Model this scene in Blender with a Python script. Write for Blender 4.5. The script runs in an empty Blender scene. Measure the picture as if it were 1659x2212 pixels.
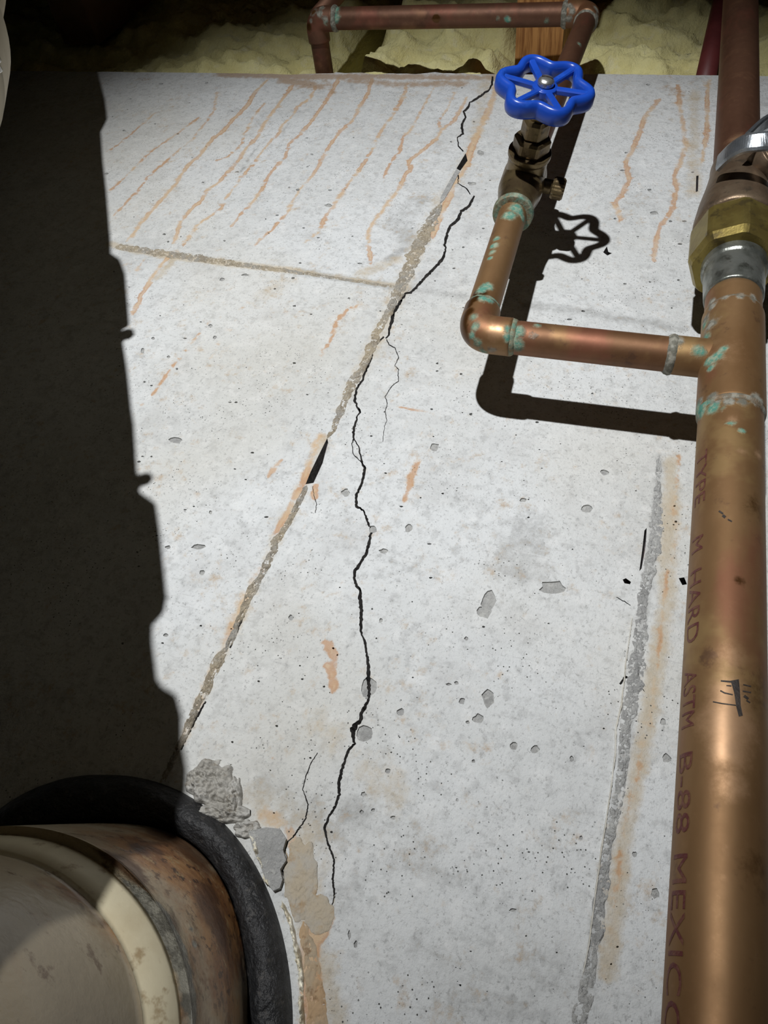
import bpy, bmesh, math, random
import numpy as np
from mathutils import Vector, Matrix, noise
from mathutils.geometry import delaunay_2d_cdt
random.seed(7); rng = np.random.default_rng(7)
C = bpy.context.scene.collection
SC = bpy.context.scene

# ------------------------------------------------------------------ camera
F, CX, CY = 1550.0, 829.5, 1106.0            # focal length in pixels of the 1659 x 2212 frame
O = np.array([0, 0, 1.3])                    # the camera stands 1.3 m above the floor
_u = np.array([1704 - CX, -1145 - CY, F]); _u /= np.linalg.norm(_u)
_h = np.array([1, .2, -.275]); _h -= _u * (_h @ _u); _h /= np.linalg.norm(_h)
_n = np.cross(_u, _h)
R = np.array([_h, _n, _u])                   # X along the wall, Y into the wall, Z up
WY = .39                                     # face of the concrete wall
def at(px, py, Y):                           # a point of the place, at depth Y, sighted from the camera
    r = R @ np.array([px - CX, py - CY, F]); return r * (Y / r[1]) + O
def proj(P):
    c = R.T @ (np.asarray(P) - O); return np.array([CX + F * c[0] / c[2], CY + F * c[1] / c[2]])
def mpp(px, py, Y=WY):                       # metres per pixel there
    return np.linalg.norm(at(px + 1, py, Y) - at(px, py, Y))
cam_d = bpy.data.cameras.new('camera'); cam = bpy.data.objects.new('camera', cam_d); C.objects.link(cam)
cam_d.sensor_fit = 'HORIZONTAL'; cam_d.sensor_width = 36; cam_d.lens = 36 * F / 1659; cam_d.clip_start = .01
ex, ey, ez = R @ [1, 0, 0], R @ [0, 1, 0], R @ [0, 0, 1]
M = Matrix.Identity(4)
for i in range(3): M[i][0], M[i][1], M[i][2], M[i][3] = ex[i], -ey[i], -ez[i], O[i]
cam.matrix_world = M; SC.camera = cam

# ------------------------------------------------------------------ light: one hand torch, a dark cellar
LP = np.array([-.28, -.95, .27]) + O
w = bpy.data.worlds.new('dark'); SC.world = w; w.use_nodes = True
w.node_tree.nodes['Background'].inputs[0].default_value = (.9, .95, 1, 1)
w.node_tree.nodes['Background'].inputs[1].default_value = .004
ld = bpy.data.lights.new('torch', 'SPOT'); torch = bpy.data.objects.new('torch', ld); C.objects.link(torch)
ld.energy = 92; ld.color = (.98, .99, 1.0); ld.shadow_soft_size = .013
ld.spot_size = math.radians(57); ld.spot_blend = 1.0
aim = at(800, 700, WY)
torch.location = LP
torch.rotation_euler = Vector(aim - LP).to_track_quat('-Z', 'Y').to_euler()
SC.view_settings.view_transform = 'Standard'; SC.view_settings.look = 'None'
SC.view_settings.exposure = 0; SC.view_settings.gamma = 1; SC.view_settings.use_curve_mapping = False

# ------------------------------------------------------------------ materials
class NT:
    def __init__(s, name):
        s.m = bpy.data.materials.new(name); s.m.use_nodes = True; s.t = s.m.node_tree
        s.b = s.t.nodes['Principled BSDF']; s.tc = s.t.nodes.new('ShaderNodeTexCoord')
    def n(s, ty, **kw):
        k = s.t.nodes.new(ty)
        for a, v in kw.items(): setattr(k, a, v)
        return k
    def l(s, a, b): s.t.links.new(a, b)
    def put(s, sock, v):
        if hasattr(v, 'is_output') or isinstance(v, bpy.types.NodeSocket): s.l(v, sock)
        else: sock.default_value = v
    def noise(s, scale, detail=4, rough=.55, co=None, dist=0):
        k = s.n('ShaderNodeTexNoise'); k.inputs['Scale'].default_value = scale; k.inputs['Detail'].default_value = detail
        k.inputs['Roughness'].default_value = rough; k.inputs['Distortion'].default_value = dist
        s.l(co if co else s.tc.outputs['Object'], k.inputs['Vector']); return k.outputs['Fac']
    def vor(s, scale, feature='F1', co=None):
        k = s.n('ShaderNodeTexVoronoi', feature=feature); k.inputs['Scale'].default_value = scale
        s.l(co if co else s.tc.outputs['Object'], k.inputs['Vector']); return k.outputs['Distance']
    def stretch(s, sc):
        k = s.n('ShaderNodeMapping'); k.inputs['Scale'].default_value = sc; s.l(s.tc.outputs['Object'], k.inputs['Vector']); return k.outputs[0]
    def attr(s, name):
        k = s.n('ShaderNodeAttribute', attribute_name=name); return k.outputs['Fac']
    def math(s, op, a, b=0.0, clamp=False):
        k = s.n('ShaderNodeMath', operation=op, use_clamp=clamp); s.put(k.inputs[0], a); s.put(k.inputs[1], b); return k.outputs[0]
    def step(s, v, a, b):                       # smooth step from a to b
        k = s.n('ShaderNodeMapRange', interpolation_type='SMOOTHSTEP'); s.put(k.inputs['Value'], v)
        k.inputs['From Min'].default_value = a; k.inputs['From Max'].default_value = b; return k.outputs[0]
    def mix(s, fac, a, b, mode='MIX'):
        k = s.n('ShaderNodeMix', data_type='RGBA', blend_type=mode); s.put(k.inputs['Factor'], fac)
        for q, v in ((6, a), (7, b)):
            if isinstance(v, tuple): k.inputs[q].default_value = (*v, 1)
            else: s.l(v, k.inputs[q])
        return k.outputs[2]
    def bump(s, hgt, strength, dist, prev=None):
        k = s.n('ShaderNodeBump'); k.inputs['Strength'].default_value = strength; k.inputs['Distance'].default_value = dist
        s.l(hgt, k.inputs['Height'])
        if prev: s.l(prev, k.inputs['Normal'])
        return k.outputs[0]
    def out(s, col=None, rough=None, metal=None, normal=None, spec=None):
        for nm, v in (('Base Color', col), ('Roughness', rough), ('Metallic', metal), ('Normal', normal), ('Specular IOR Level', spec)):
            if v is None: continue
            if isinstance(v, tuple): v = (*v, 1)
            s.put(s.b.inputs[nm], v)
        return s.m
MAT = {}
def mat_concrete():
    m = NT('concrete')
    big, mid, fine = m.noise(5, 4), m.noise(22, 5, .6), m.noise(160, 5, .65)
    grit = m.noise(700, 3, .6)
    c = m.mix(m.step(big, .35, .7), (.62, .635, .635), (.54, .55, .54))
    c = m.mix(m.math('MULTIPLY', m.step(mid, .5, .75), .5), c, (.44, .44, .43))
    c = m.mix(m.math('MULTIPLY', m.step(fine, .48, .70), .55), c, (.37, .375, .37))
    c = m.mix(m.math('MULTIPLY', m.step(m.noise(75, 5, .65), .52, .68), .4), c, (.72, .725, .715))
    c = m.mix(m.math('MULTIPLY', m.step(m.noise(3.1, 3), .5, .72), .3), c, (.56, .52, .42))
    c = m.mix(m.math('MULTIPLY', m.step(m.noise(480, 4, .7), .56, .66), .5), c, (.24, .24, .235))
    # horizontal scuffs left by the formwork
    sc = m.noise(60, 4, .6, m.stretch((1, 1, 7)))
    c = m.mix(m.math('MULTIPLY', m.step(sc, .58, .75), .35), c, (.36, .36, .35))
    # stains with shapes of their own
    nz = m.math('SUBTRACT', m.noise(130, 5, .7), .5); nz2 = m.math('SUBTRACT', m.noise(35, 4, .6), .5)
    def mask(a, amp, lo, hi, amp2=0.0):
        v = m.math('ADD', m.attr(a), m.math('MULTIPLY', nz, amp))
        if amp2: v = m.math('ADD', v, m.math('MULTIPLY', nz2, amp2))
        return m.step(v, lo, hi)
    c = m.mix(m.math('MULTIPLY', mask('grey', 1.3, .1, .9, .8), .62), c, (.25, .25, .24))
    c = m.mix(m.math('MULTIPLY', mask('tan', 1.2, .05, .8, .8), .7), c, (.46, .38, .26))
    rl = m.attr('rust')
    c = m.mix(m.math('MULTIPLY', mask('rust', 1.4, .08, .8, .6), .8), c, (.55, .385, .225))
    edge = m.math('MULTIPLY', m.step(m.math('ADD', rl, m.math('MULTIPLY', nz, .9)), .2, .42), m.step(m.math('ADD', rl, m.math('MULTIPLY', nz, .9)), .8, .45))
    c = m.mix(m.math('MULTIPLY', edge, m.math('MULTIPLY', m.step(m.noise(24, 3), .40, .58), .6)), c, (.44, .215, .09))
    c = m.mix(m.math('MULTIPLY', mask('brown', 1.3, .12, .75, .6), .8), c, (.36, .25, .16))
    # tiny dark pinholes
    pin = m.vor(330); c = m.mix(m.math('MULTIPLY', m.step(pin, .17, .10), m.step(m.noise(25, 3), .5, .62)), c, (.06, .06, .055))
    nr = m.bump(m.math('ADD', m.math('MULTIPLY', mid, .5), m.math('ADD', fine, m.math('MULTIPLY', grit, .3))), 1.0, .0014)
    return m.out(c, .82, 0.0, nr, .25)
MAT['concrete'] = mat_concrete()
def simple(name, c1, c2, scale, rough=.7, metal=0., bump=.4, bd=.001, spec=.3, lo=.4, hi=.62, c3=None, s3=200):
    m = NT(name); a = m.noise(scale, 5, .6)
    c = m.mix(m.step(a, lo, hi), c1, c2)
    if c3: c = m.mix(m.math('MULTIPLY', m.step(m.noise(s3, 4, .65), .55, .68), .8), c, c3)
    MAT[name] = m.out(c, rough, metal, m.bump(m.noise(scale * 3, 5, .6), bump, bd), spec); return MAT[name]
simple('cavity', (.035, .032, .03), (.07, .065, .06), 200, .95)  # dirt, with the shade deep inside cracks and slots painted near-black
def mat_joint(name, a, b, d, e):
    m = NT(name); c = m.mix(m.step(m.noise(38, 5, .65), .40, .60), a, b)
    c = m.mix(m.math('MULTIPLY', m.step(m.noise(120, 5, .7), .47, .62), .8), c, d)
    c = m.mix(m.math('MULTIPLY', m.step(m.noise(300, 4, .7), .55, .65), .7), c, e)
    MAT[name] = m.out(c, .92, 0., m.bump(m.math('ADD', m.noise(420, 5, .7), m.noise(150, 4)), 1., .0025), .2)
mat_joint('joint_tan', (.48, .41, .30), (.40, .38, .34), (.33, .28, .21), (.58, .54, .46))
mat_joint('joint_grey', (.51, .51, .49), (.41, .41, .40), (.35, .35, .34), (.60, .60, .57))
simple('joint_pale', (.66, .64, .58), (.58, .55, .48), 60, .8, bump=.5)  # paler than the joint: its lit edge is put into the colour
simple('mortar', (.34, .325, .29), (.46, .45, .42), 40, .85, bump=.9, bd=.002, c3=(.20, .17, .13), s3=150)
simple('mortar_rust', (.42, .36, .27), (.40, .385, .35), 40, .9, bump=1., bd=.002, c3=(.36, .25, .14), s3=70)
simple('rust_strip', (.42, .29, .17), (.38, .31, .22), 45, .85, bump=.7, bd=.0015, c3=(.20, .12, .06), s3=120)
simple('caulk', (.72, .66, .50), (.80, .77, .66), 60, .6, bump=.6, c3=(.45, .36, .22), s3=90)
simple('tie_steel', (.24, .22, .23), (.34, .32, .33), 90, .5, .6, c3=(.18, .11, .10), s3=80)
simple('rubber', (.016, .016, .017), (.026, .026, .027), 60, .5, 0, 1., .003, .5, c3=(.07, .065, .06), s3=240)
simple('wood', (.42, .20, .075), (.30, .13, .045), 20, .6, bump=.3)
simple('joist_wood', (.16, .085, .04), (.11, .06, .03), 14, .8)
simple('cellar_floor', (.08, .078, .076), (.055, .053, .05), 6, .9)
simple('cellar_ceiling', (.06, .045, .03), (.045, .03, .02), 8, .9)
simple('cellar_wall', (.10, .10, .098), (.075, .075, .072), 6, .9)
simple('red_pipe', (.13, .028, .028), (.10, .022, .022), 20, .45, bump=.1)
simple('blue_paint', (.010, .060, .40), (.008, .05, .34), 30, .3, 0, .12, .0006, .5, c3=(.016, .08, .44), s3=60)
simple('screw_steel', (.62, .62, .60), (.50, .50, .48), 120, .3, .9, .3, .0004)
simple('zinc', (.50, .53, .56), (.36, .39, .42), 60, .3, .9, .4, .0008)
simple('solder_metal', (.30, .31, .28), (.17, .18, .155), 55, .3, .75, .5, .001, c3=(.10, .10, .085), s3=120)
simple('brass', (.30, .235, .07), (.22, .165, .05), 50, .36, .75, .35, .0008, c3=(.13, .10, .045), s3=90)
simple('bronze', (.20, .145, .095), (.145, .10, .065), 45, .42, .6, .5, .001, c3=(.09, .07, .05), s3=130)
simple('bronze_dark', (.12, .085, .045), (.17, .125, .06), 60, .33, .7, .4, .0008, c3=(.055, .04, .022), s3=140)
simple('red_print', (.11, .028, .026), (.16, .065, .042), 260, .5, .3, lo=.42, hi=.6)
simple('marker', (.035, .028, .024), (.055, .042, .035), 200, .5)
def mat_copper(name, base, dark, bright, scale=15):
    m = NT(name)
    st = m.stretch((1, 1, .25))
    c = m.mix(m.step(m.noise(scale, 5, .6, st), .36, .66), base, dark)
    c = m.mix(m.math('MULTIPLY', m.step(m.noise(scale * 1.7, 4, .6), .56, .70), .7), c, bright)
    c = m.mix(m.math('MULTIPLY', m.step(m.noise(55, 5, .7), .60, .72), .6), c, (.09, .045, .03))
    c = m.mix(m.math('MULTIPLY', m.step(m.noise(21, 4, .6, m.stretch((1, 1, .4))), .52, .66), .45), c, (.24, .075, .05))
    nz = m.math('SUBTRACT', m.noise(190, 5, .7), .5)
    def mask(a, lo, hi, amp=1.1): return m.step(m.math('ADD', m.attr(a), m.math('MULTIPLY', nz, amp)), lo, hi)
    so, ve, wet_shade, br = mask('solder', .25, .7, 1.0), mask('verd', .25, .85, 1.0), mask('flux', .15, .6, .7), mask('shine', .0, .9, .7)
    c = m.mix(m.math('MULTIPLY', br, .8), c, (.72, .44, .25))  # bare copper patches, with highlights brightened in the colour
    c = m.mix(so, c, m.mix(m.step(m.noise(260, 4), .42, .6), (.15, .145, .115), (.29, .28, .235)))
    c = m.mix(wet_shade, c, (.085, .035, .008))
    vc = m.mix(m.step(m.noise(240, 4, .7), .42, .62), (.075, .23, .175), (.27, .32, .23))
    c = m.mix(ve, c, vc)
    cover = m.math('MAXIMUM', ve, m.math('MULTIPLY', so, .6), True)
    metal = m.math('MULTIPLY', m.math('SUBTRACT', 1.0, cover), .6)
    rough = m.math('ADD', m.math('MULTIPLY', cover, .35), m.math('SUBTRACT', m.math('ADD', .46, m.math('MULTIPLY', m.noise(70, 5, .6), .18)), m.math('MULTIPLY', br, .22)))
    rough = m.math('SUBTRACT', rough, m.math('MULTIPLY', wet_shade, .22), True)
    hh = m.math('ADD', m.math('MULTIPLY', cover, m.noise(420, 4, .7)), m.math('MULTIPLY', m.noise(60, 3), .10))
    return m.out(c, rough, metal, m.bump(hh, .5, .0012), .5)
MAT['copper'] = mat_copper('copper', (.28, .165, .075), (.20, .105, .042), (.33, .215, .09))
MAT['copper_red'] = mat_copper('copper_red', (.235, .11, .055), (.165, .082, .038), (.28, .165, .07))
MAT['copper_dark'] = mat_copper('copper_dark', (.15, .072, .042), (.10, .045, .026), (.22, .11, .06))
def mat_drain():
    m = NT('drain_plastic')
    c = m.mix(m.step(m.noise(14, 4), .35, .65), (.46, .38, .26), (.36, .29, .19))
    sp = m.noise(75, 5, .7); nz = m.math('SUBTRACT', m.noise(45, 5, .65), .5)
    def mask(a, lo, hi, amp=1.2): return m.step(m.math('ADD', m.attr(a), m.math('MULTIPLY', nz, amp)), lo, hi)
    c = m.mix(m.math('MULTIPLY', m.step(sp, .57, .68), .8), c, (.12, .06, .022))
    c = m.mix(m.math('MULTIPLY', mask('rust', .1, .7, 1.5), .9), c, m.mix(m.step(m.noise(60, 4), .4, .6), (.20, .07, .015), (.34, .155, .045)))
    c = m.mix(m.math('MULTIPLY', m.step(m.noise(170, 5, .7), .55, .63), m.math('MULTIPLY', m.attr('rust'), 1.3, True)), c, (.05, .02, .008))
    c = m.mix(m.math('MULTIPLY', m.step(m.noise(95, 5, .7), .57, .66), m.math('MULTIPLY', m.attr('rust'), .9, True)), c, (.42, .30, .15))
    c = m.mix(m.math('MULTIPLY', mask('brown', .2, .7), .85), c, (.07, .025, .008))
    c = m.mix(mask('grey', .35, .6), c, m.mix(m.step(m.noise(200, 4), .4, .6), (.13, .125, .105), (.26, .25, .21)))
    hh = m.math('ADD', m.math('MULTIPLY', m.noise(120, 5), .4), m.math('MULTIPLY', m.math('MULTIPLY', m.attr('grey'), 1.0, True), m.noise(160, 5, .7)))
    return m.out(c, .34, 0., m.bump(hh, .7, .002), .5)
MAT['drain'] = mat_drain()
simple('drain_white', (.74, .66, .46), (.66, .57, .38), 30, .5, bump=.3, c3=(.36, .25, .13), s3=80)
simple('drain_pale', (.56, .50, .38), (.48, .42, .31), 18, .55, bump=.2)
def mat_insul():
    m = NT('fibreglass')
    n1 = m.noise(16, 5, .6); c = m.mix(m.step(n1, .35, .7), (.88, .82, .42), (.74, .67, .31))
    c = m.mix(m.math('MULTIPLY', m.step(m.noise(45, 5, .65), .52, .7), .6), c, (.82, .78, .52))
    c = m.mix(m.math('MULTIPLY', m.step(m.noise(9, 3), .58, .7), .5), c, (.34, .29, .12))
    fib = m.noise(220, 4, .7, m.stretch((1, 1, .35)))
    return m.out(c, 1.0, 0., m.bump(m.math('ADD', m.math('MULTIPLY', n1, 2.), fib), .8, .004), .05)
MAT['insulation'] = mat_insul()
def mat_wood():
    m = NT('sawn_wood'); g = m.noise(30, 5, .6, m.stretch((6, .5, 6)))
    c = m.mix(m.step(g, .38, .64), (.60, .30, .10), (.30, .125, .04))
    return m.out(c, .6, 0., m.bump(g, .4, .001), .3)
MAT['wood'] = mat_wood()

# ------------------------------------------------------------------ mesh helpers
def mesh_obj(name, V, Fc, mat, parent=None, attrs=None, smooth=True, mi=None):
    V = np.asarray(V, float)
    if parent is not None:
        p = parent; off = np.zeros(3)
        while p is not None: off += np.array(p.location); p = p.parent
        V = V - off
    me = bpy.data.meshes.new(name)
    me.from_pydata(V.tolist(), [], [list(map(int, f)) for f in Fc]); me.validate()
    for m in (mat if isinstance(mat, (list, tuple)) else [mat]): me.materials.append(MAT[m])
    if mi is not None: me.polygons.foreach_set('material_index', np.asarray(mi, dtype=np.int32))
    if smooth: me.polygons.foreach_set('use_smooth', np.ones(len(me.polygons), dtype=bool))
    for k, v in (attrs or {}).items():
        a = me.attributes.new(k, 'FLOAT', 'POINT'); a.data.foreach_set('value', np.asarray(v, dtype=np.float32))
    o = bpy.data.objects.new(name, me); C.objects.link(o)
    if parent is not None: o.parent = parent
    return o
def thing(name, label, cat, loc, group=None):
    o = bpy.data.objects.new(name, None); C.objects.link(o); o.location = Vector(loc); o.empty_display_size = .05
    o['label'] = label; o['category'] = cat
    if group: o['group'] = group
    return o
def tag(o, label, cat, group=None):
    o['label'] = label; o['category'] = cat
    if group: o['group'] = group
    return o
def frames(P):
    P = np.asarray(P, float); T = np.gradient(P, axis=0); T /= np.linalg.norm(T, axis=1)[:, None]
    a = np.array([0, -1., 0]) if abs(T[0][1]) < .9 else np.array([1., 0, 0])
    N = []; nn = a - T[0] * (a @ T[0]); nn /= np.linalg.norm(nn)
    for t in T:
        nn = nn - t * (nn @ t); nn /= np.linalg.norm(nn); N.append(nn.copy())
    N = np.array(N); return T, N, np.cross(T, N)
def sweep(P, rad, seg=48, cap=True, wob=0, sect=None):
    P = np.asarray(P, float); rad = np.broadcast_to(np.asarray(rad, float), (len(P),)); T, N, B = frames(P)
    th = np.linspace(0, 2 * np.pi, seg, endpoint=False); V = []
    for i in range(len(P)):
        rr = np.full(seg, rad[i])
        if sect is not None: rr = rr * sect(th)
        if wob: rr = rr * (1 + wob * np.array([noise.noise(Vector((math.cos(q) * 2, math.sin(q) * 2, i * .7 + rad[0] * 900))) for q in th]))
        V.append(P[i] + rr[:, None] * (np.cos(th)[:, None] * N[i] + np.sin(th)[:, None] * B[i]))
    V = np.concatenate(V); Fc = []
    for i in range(len(P) - 1):
        for j in range(seg):
            k = (j + 1) % seg; Fc.append((i * seg + j, i * seg + k, (i + 1) * seg + k, (i + 1) * seg + j))
    if cap: Fc.append(tuple(range(seg))[::-1]); Fc.append(tuple((len(P) - 1) * seg + j for j in range(seg)))
    return V, Fc
def lathe(A, D, prof, seg=48, sect=None, ref=None):
    # profile [(t, r)] along the axis A + t D ; sharp corners by doubled points
    A = np.asarray(A, float); D = np.asarray(D, float); D = D / np.linalg.norm(D)
    a = np.array(ref if ref is not None else ([0, -1., 0] if abs(D[1]) < .9 else [1., 0, 0])); N = a - D * (a @ D); N /= np.linalg.norm(N); B = np.cross(D, N)
    th = np.linspace(0, 2 * np.pi, seg, endpoint=False); V = []
    s = sect(th) if sect is not None else np.ones(seg)
    for t, r in prof: V.append(A + D * t + (r * s)[:, None] * (np.cos(th)[:, None] * N + np.sin(th)[:, None] * B))
    V = np.concatenate(V); n = len(prof); Fc = []
    for i in range(n - 1):
        for j in range(seg):
            k = (j + 1) % seg; Fc.append((i * seg + j, i * seg + k, (i + 1) * seg + k, (i + 1) * seg + j))
    Fc.append(tuple(range(seg))[::-1]); Fc.append(tuple((n - 1) * seg + j for j in range(seg)))
    return V, Fc
def soft(prof, b):                                # round the corners of a profile
    out = [prof[0]]
    for i in range(1, len(prof) - 1):
        p0, p1, p2 = (np.array(prof[k], float) for k in (i - 1, i, i + 1))
        d0, d2 = np.linalg.norm(p0 - p1), np.linalg.norm(p2 - p1)
        if d0 < 1e-9 or d2 < 1e-9: continue
        a, c = p1 + (p0 - p1) * min(.45, b / d0), p1 + (p2 - p1) * min(.45, b / d2)
        for q in (0, .33, .67, 1): out.append(tuple((1 - q) ** 2 * a + 2 * q * (1 - q) * p1 + q * q * c))
    out.append(prof[-1]); return out
def dense(prof, st):
    o = []
    for (a, r), (b, s) in zip(prof, prof[1:]):
        k = max(1, int(abs(b - a) / st))
        o += [(a + (b - a) * i / k, r + (s - r) * i / k) for i in range(k)]
    return o + [prof[-1]]
def spots(V, lst):                                # soft blobs: (point, radius, strength)
    V = np.asarray(V); o = np.zeros(len(V))
    for p, r, s in lst: o = np.maximum(o, s * np.clip(1.25 - np.linalg.norm(V - np.asarray(p), axis=1) / r, 0, 1))
    return o
def pxs(V, lst):                                  # the same blobs, given as (px, py, radius, strength) on the visible side
    V = np.asarray(V); c = (V - O) @ R; z = np.maximum(c[:, 2], 1e-3); Q = np.stack([CX + F * c[:, 0] / z, CY + F * c[:, 1] / z], 1); o = []
    for px, py, r, s in lst:
        d = np.linalg.norm(Q - [px, py], axis=1); k = np.nonzero(d < d.min() + 5)[0]; o.append((V[k[np.argmin(z[k])]], r, s))
    return spots(V, o)
def hexs(k, rnd=.06):
    def f(th):
        q = (th % (2 * np.pi / k)) - np.pi / k; r = np.cos(np.pi / k) / np.cos(q)
        return np.minimum(r, 1 - rnd * .5)
    return f
def box(name, lo, hi, mat, parent=None, bev=0.):
    bm = bmesh.new(); bmesh.ops.create_cube(bm, size=1); lo, hi = np.array(lo, float), np.array(hi, float)
    for v in bm.verts: v.co = Vector((lo + hi) / 2 + (hi - lo) * np.array(v.co))
    if bev: bmesh.ops.bevel(bm, geom=list(bm.edges), offset=bev, segments=2, affect='EDGES')
    V = [tuple(v.co) for v in bm.verts]; bm.verts.index_update(); Fc = [[v.index for v in f.verts] for f in bm.faces]; bm.free()
    return mesh_obj(name, V, Fc, mat, parent, smooth=False)
def smooth_line(P, n):
    P = np.asarray(P, float); k = len(P); t = np.linspace(0, k - 1, n); o = []
    Q = np.vstack([2 * P[0] - P[1], P, 2 * P[-1] - P[-2]])
    for x in t:
        i = min(int(x), k - 2); f = x - i; a, b, c, d = Q[i], Q[i + 1], Q[i + 2], Q[i + 3]
        o.append(.5 * ((2 * b) + (-a + c) * f + (2 * a - 5 * b + 4 * c - d) * f * f + (-a + 3 * b - 3 * c + d) * f ** 3))
    return np.array(o)
def struct(o): o['kind'] = 'structure'; return o

# ------------------------------------------------------------------ the concrete wall
def wp(px, py): p = at(px, py, WY); return np.array([p[0], p[2]])
def from_crop(ox, oy, s, pts): return [(ox + p[0] / s, oy + p[1] / s, *p[2:]) for p in pts]
S = 3.318
CRACKS = [
 [(1064,165,3),(1063,182,4),(1057,194,3),(1042,205,4),(1027,215,4),(1015,221,2.5),(1013,230,4),(1001,241,4),(1006,253,2.5),(1001,261,4),(998,273,5),(1000,289,4),(988,297,2),(990,315,2),(1001,327,2)],
 [(990,378,2),(989,396,1.6),(1009,408,2),(1016,420,2)],
 [(1025,423,3),(1019,434,5),(1013,446,5),(997,456,5),(988,476,5.5),(972,488,5),(966,505,5),(960,529,4),(963,535,2.5),(959,553,5),(947,571,5.5),(930,587,5),(906,613,5),(888,632,4),(876,634,4.5),(868,645,6),(856,666,6),(849,678,5),(847,693,6.5),(841,711,4),(840,724,4),(833,731,2)],
 [(829,727,3),(815,742,3.5),(803,751,3),(805,760,2.5),(801,778,4),(793,793,4.5),(787,808,4.5),(784,820,4),(772,835,3.5),(769,847,4.5),(767,865,4.5),(772,880,3),(778,891,4.5),(772,898,2.5),(767,916,4.5),(763,934,5),(764,948,3),(760,959,2),(763,981,1.6),(781,999,1.4)],
 [(764,948,2),(775,965,2.2),(779,983,3),(782,1001,3.5),(788,1011,4.5),(785,1028,5),(781,1046,4.5),(769,1073,4.5),(770,1094,5),(785,1103,2.6),(790,1115,3.5),(796,1133,4.5),(798,1138,2)],
 [(802,1148,4),(796,1178,5.5),(791,1196,5.5),(778,1217,5),(767,1233,6),(765,1248,5.5),(770,1266,5.5),(778,1275,4),(778,1293,6.5),(781,1323,6.5),(779,1353,5.5),(781,1371,3),(787,1383,4.5),(793,1416,4.5),(796,1444,5.5),(796,1465,7.5),(797,1501,5.5),(796,1513,5),(782,1537,6.5),(778,1556,7),(762,1575,11),(764,1594,6),(766,1606,4),(755,1618,4.5),(746,1640,5),(739,1661,5.5),(732,1690,5.5),(733,1716,5),(725,1740,4.5),(712,1761,4),(701,1787,4.5),(706,1815,4),(722,1857,3.5),(719,1899,3.5),(723,1938,3),(717,1957,2.2),(712,1986,2),(709,2009,1.2)],
 [(686,1626,1.4),(670,1651,2),(661,1677,2),(654,1706,1.6),(666,1738,2.2),(661,1767,2.5),(635,1806,2.8),(622,1819,3.2),(616,1835,3),(622,1857,3.4),(609,1877,4),(614,1896,2.4),(609,1918,2)],
 [(835,733,1.6),(841,745,1.6),(853,751,1.5),(861,772,1.6),(853,790,1.2),(861,799,1.4),(860,823,1.5),(847,834,1.5),(832,856,1.5),(837,871,1.5),(832,889,1.3),(835,907,1.1),(829,931,1),(827,955,.9)],
 [(1339,1478,3.5),(1351,1462,4.5),(1360,1467,3),(1380,1473,2.4),(1392,1494,1.2)],
 [(661,1050,4),(650,1080,3),(634,1112,3.4),(619,1140,3),(607,1165,2.5)],
 [(588,1205,3),(577,1228,2.5)],[(530,1322,3),(519,1348,3.6),(508,1375,3.4),(497,1400,3)],
 [(444,1515,3),(430,1540,4),(415,1568,4.5),(402,1594,4),(390,1620,4)],
 [(660,2025,2),(664,2070,1.6),(667,2120,2.4),(670,2190,2)],[(1331,1290,1),(1345,1297,1.6),(1362,1308,1.2)],
 [(681,1108,1.2),(684,1090,1.2),(678,1070,1.2),(676,1050,1)],
]
CAVES = [   # deep slots and knocked-out holes: polygon in the frame
 [(1006,331),(1010,347),(994,369),(986,364)],
 [(707,946),(709,957),(697,1000),(684,1030),(678,1043),(660,1046),(671,1019),(693,974)],
 [(1345,1252),(1352,1249),(1363,1257),(1361,1262),(1349,1260)],
 [(1466,1249),(1478,1247),(1484,1262),(1474,1264)],
 [(1392,1146),(1397,1140),(1395,1180),(1386,1228),(1381,1234),(1387,1190)],
 [(1303,545),(1311,532),(1314,544),(1322,547),(1312,552)],
 [(1504,380),(1509,379),(1508,413),(1503,415)],
]
CHIPS = [   # shallow broken patches x, y, rx, ry
 (379,951,17,7),(428,1181,15,6),(363,1182,6,4),(437,1237,6,5),(455,1107,3,5),(883,1141,9,9),(1055,1298,15,22),(1046,1322,15,13),(797,1486,17,21),(865,1538,7,9),
 (1055,1507,14,20),(1034,1552,13,10),(787,1584,18,19),(829,1190,10,5),(746,1064,9,8),(939,966,9,10),(805,1143,9,9),(1195,1270,30,14),(998,1514,7,7),(986,1475,5,4),
 (969,1478,6,3),(823,1340,4,5),(1007,1379,4,4),(1305,1020,10,6),(1268,1098,12,9),(1130,1080,8,5),(1110,1611,9,9),(1156,1619,9,9),(1440,1638,10,10),(1415,1930,9,12),
 (838,1666,6,6),(785,1716,6,6),(781,1754,5,5),(806,1750,4,4),(849,1766,5,5),(1023,1644,4,4),(710,444,8,4),(1414,460,9,4),(1019,397,9,4),(1038,330,8,5),(1235,1639,5,6),
 (1371,1846,5,7),(1108,1966,8,4),(1255,1810,4,5),(1432,1560,6,8),(628,1334,6,6),(358,1372,5,4),(755,2020,4,10),(768,2040,4,8),(1010,1560,4,4),(529,594,8,3),(480,604,6,4),(455,704,5,4),(464,729,4,4),(308,758,4,6),(330,731,4,3),(364,771,4,3)]
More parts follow.
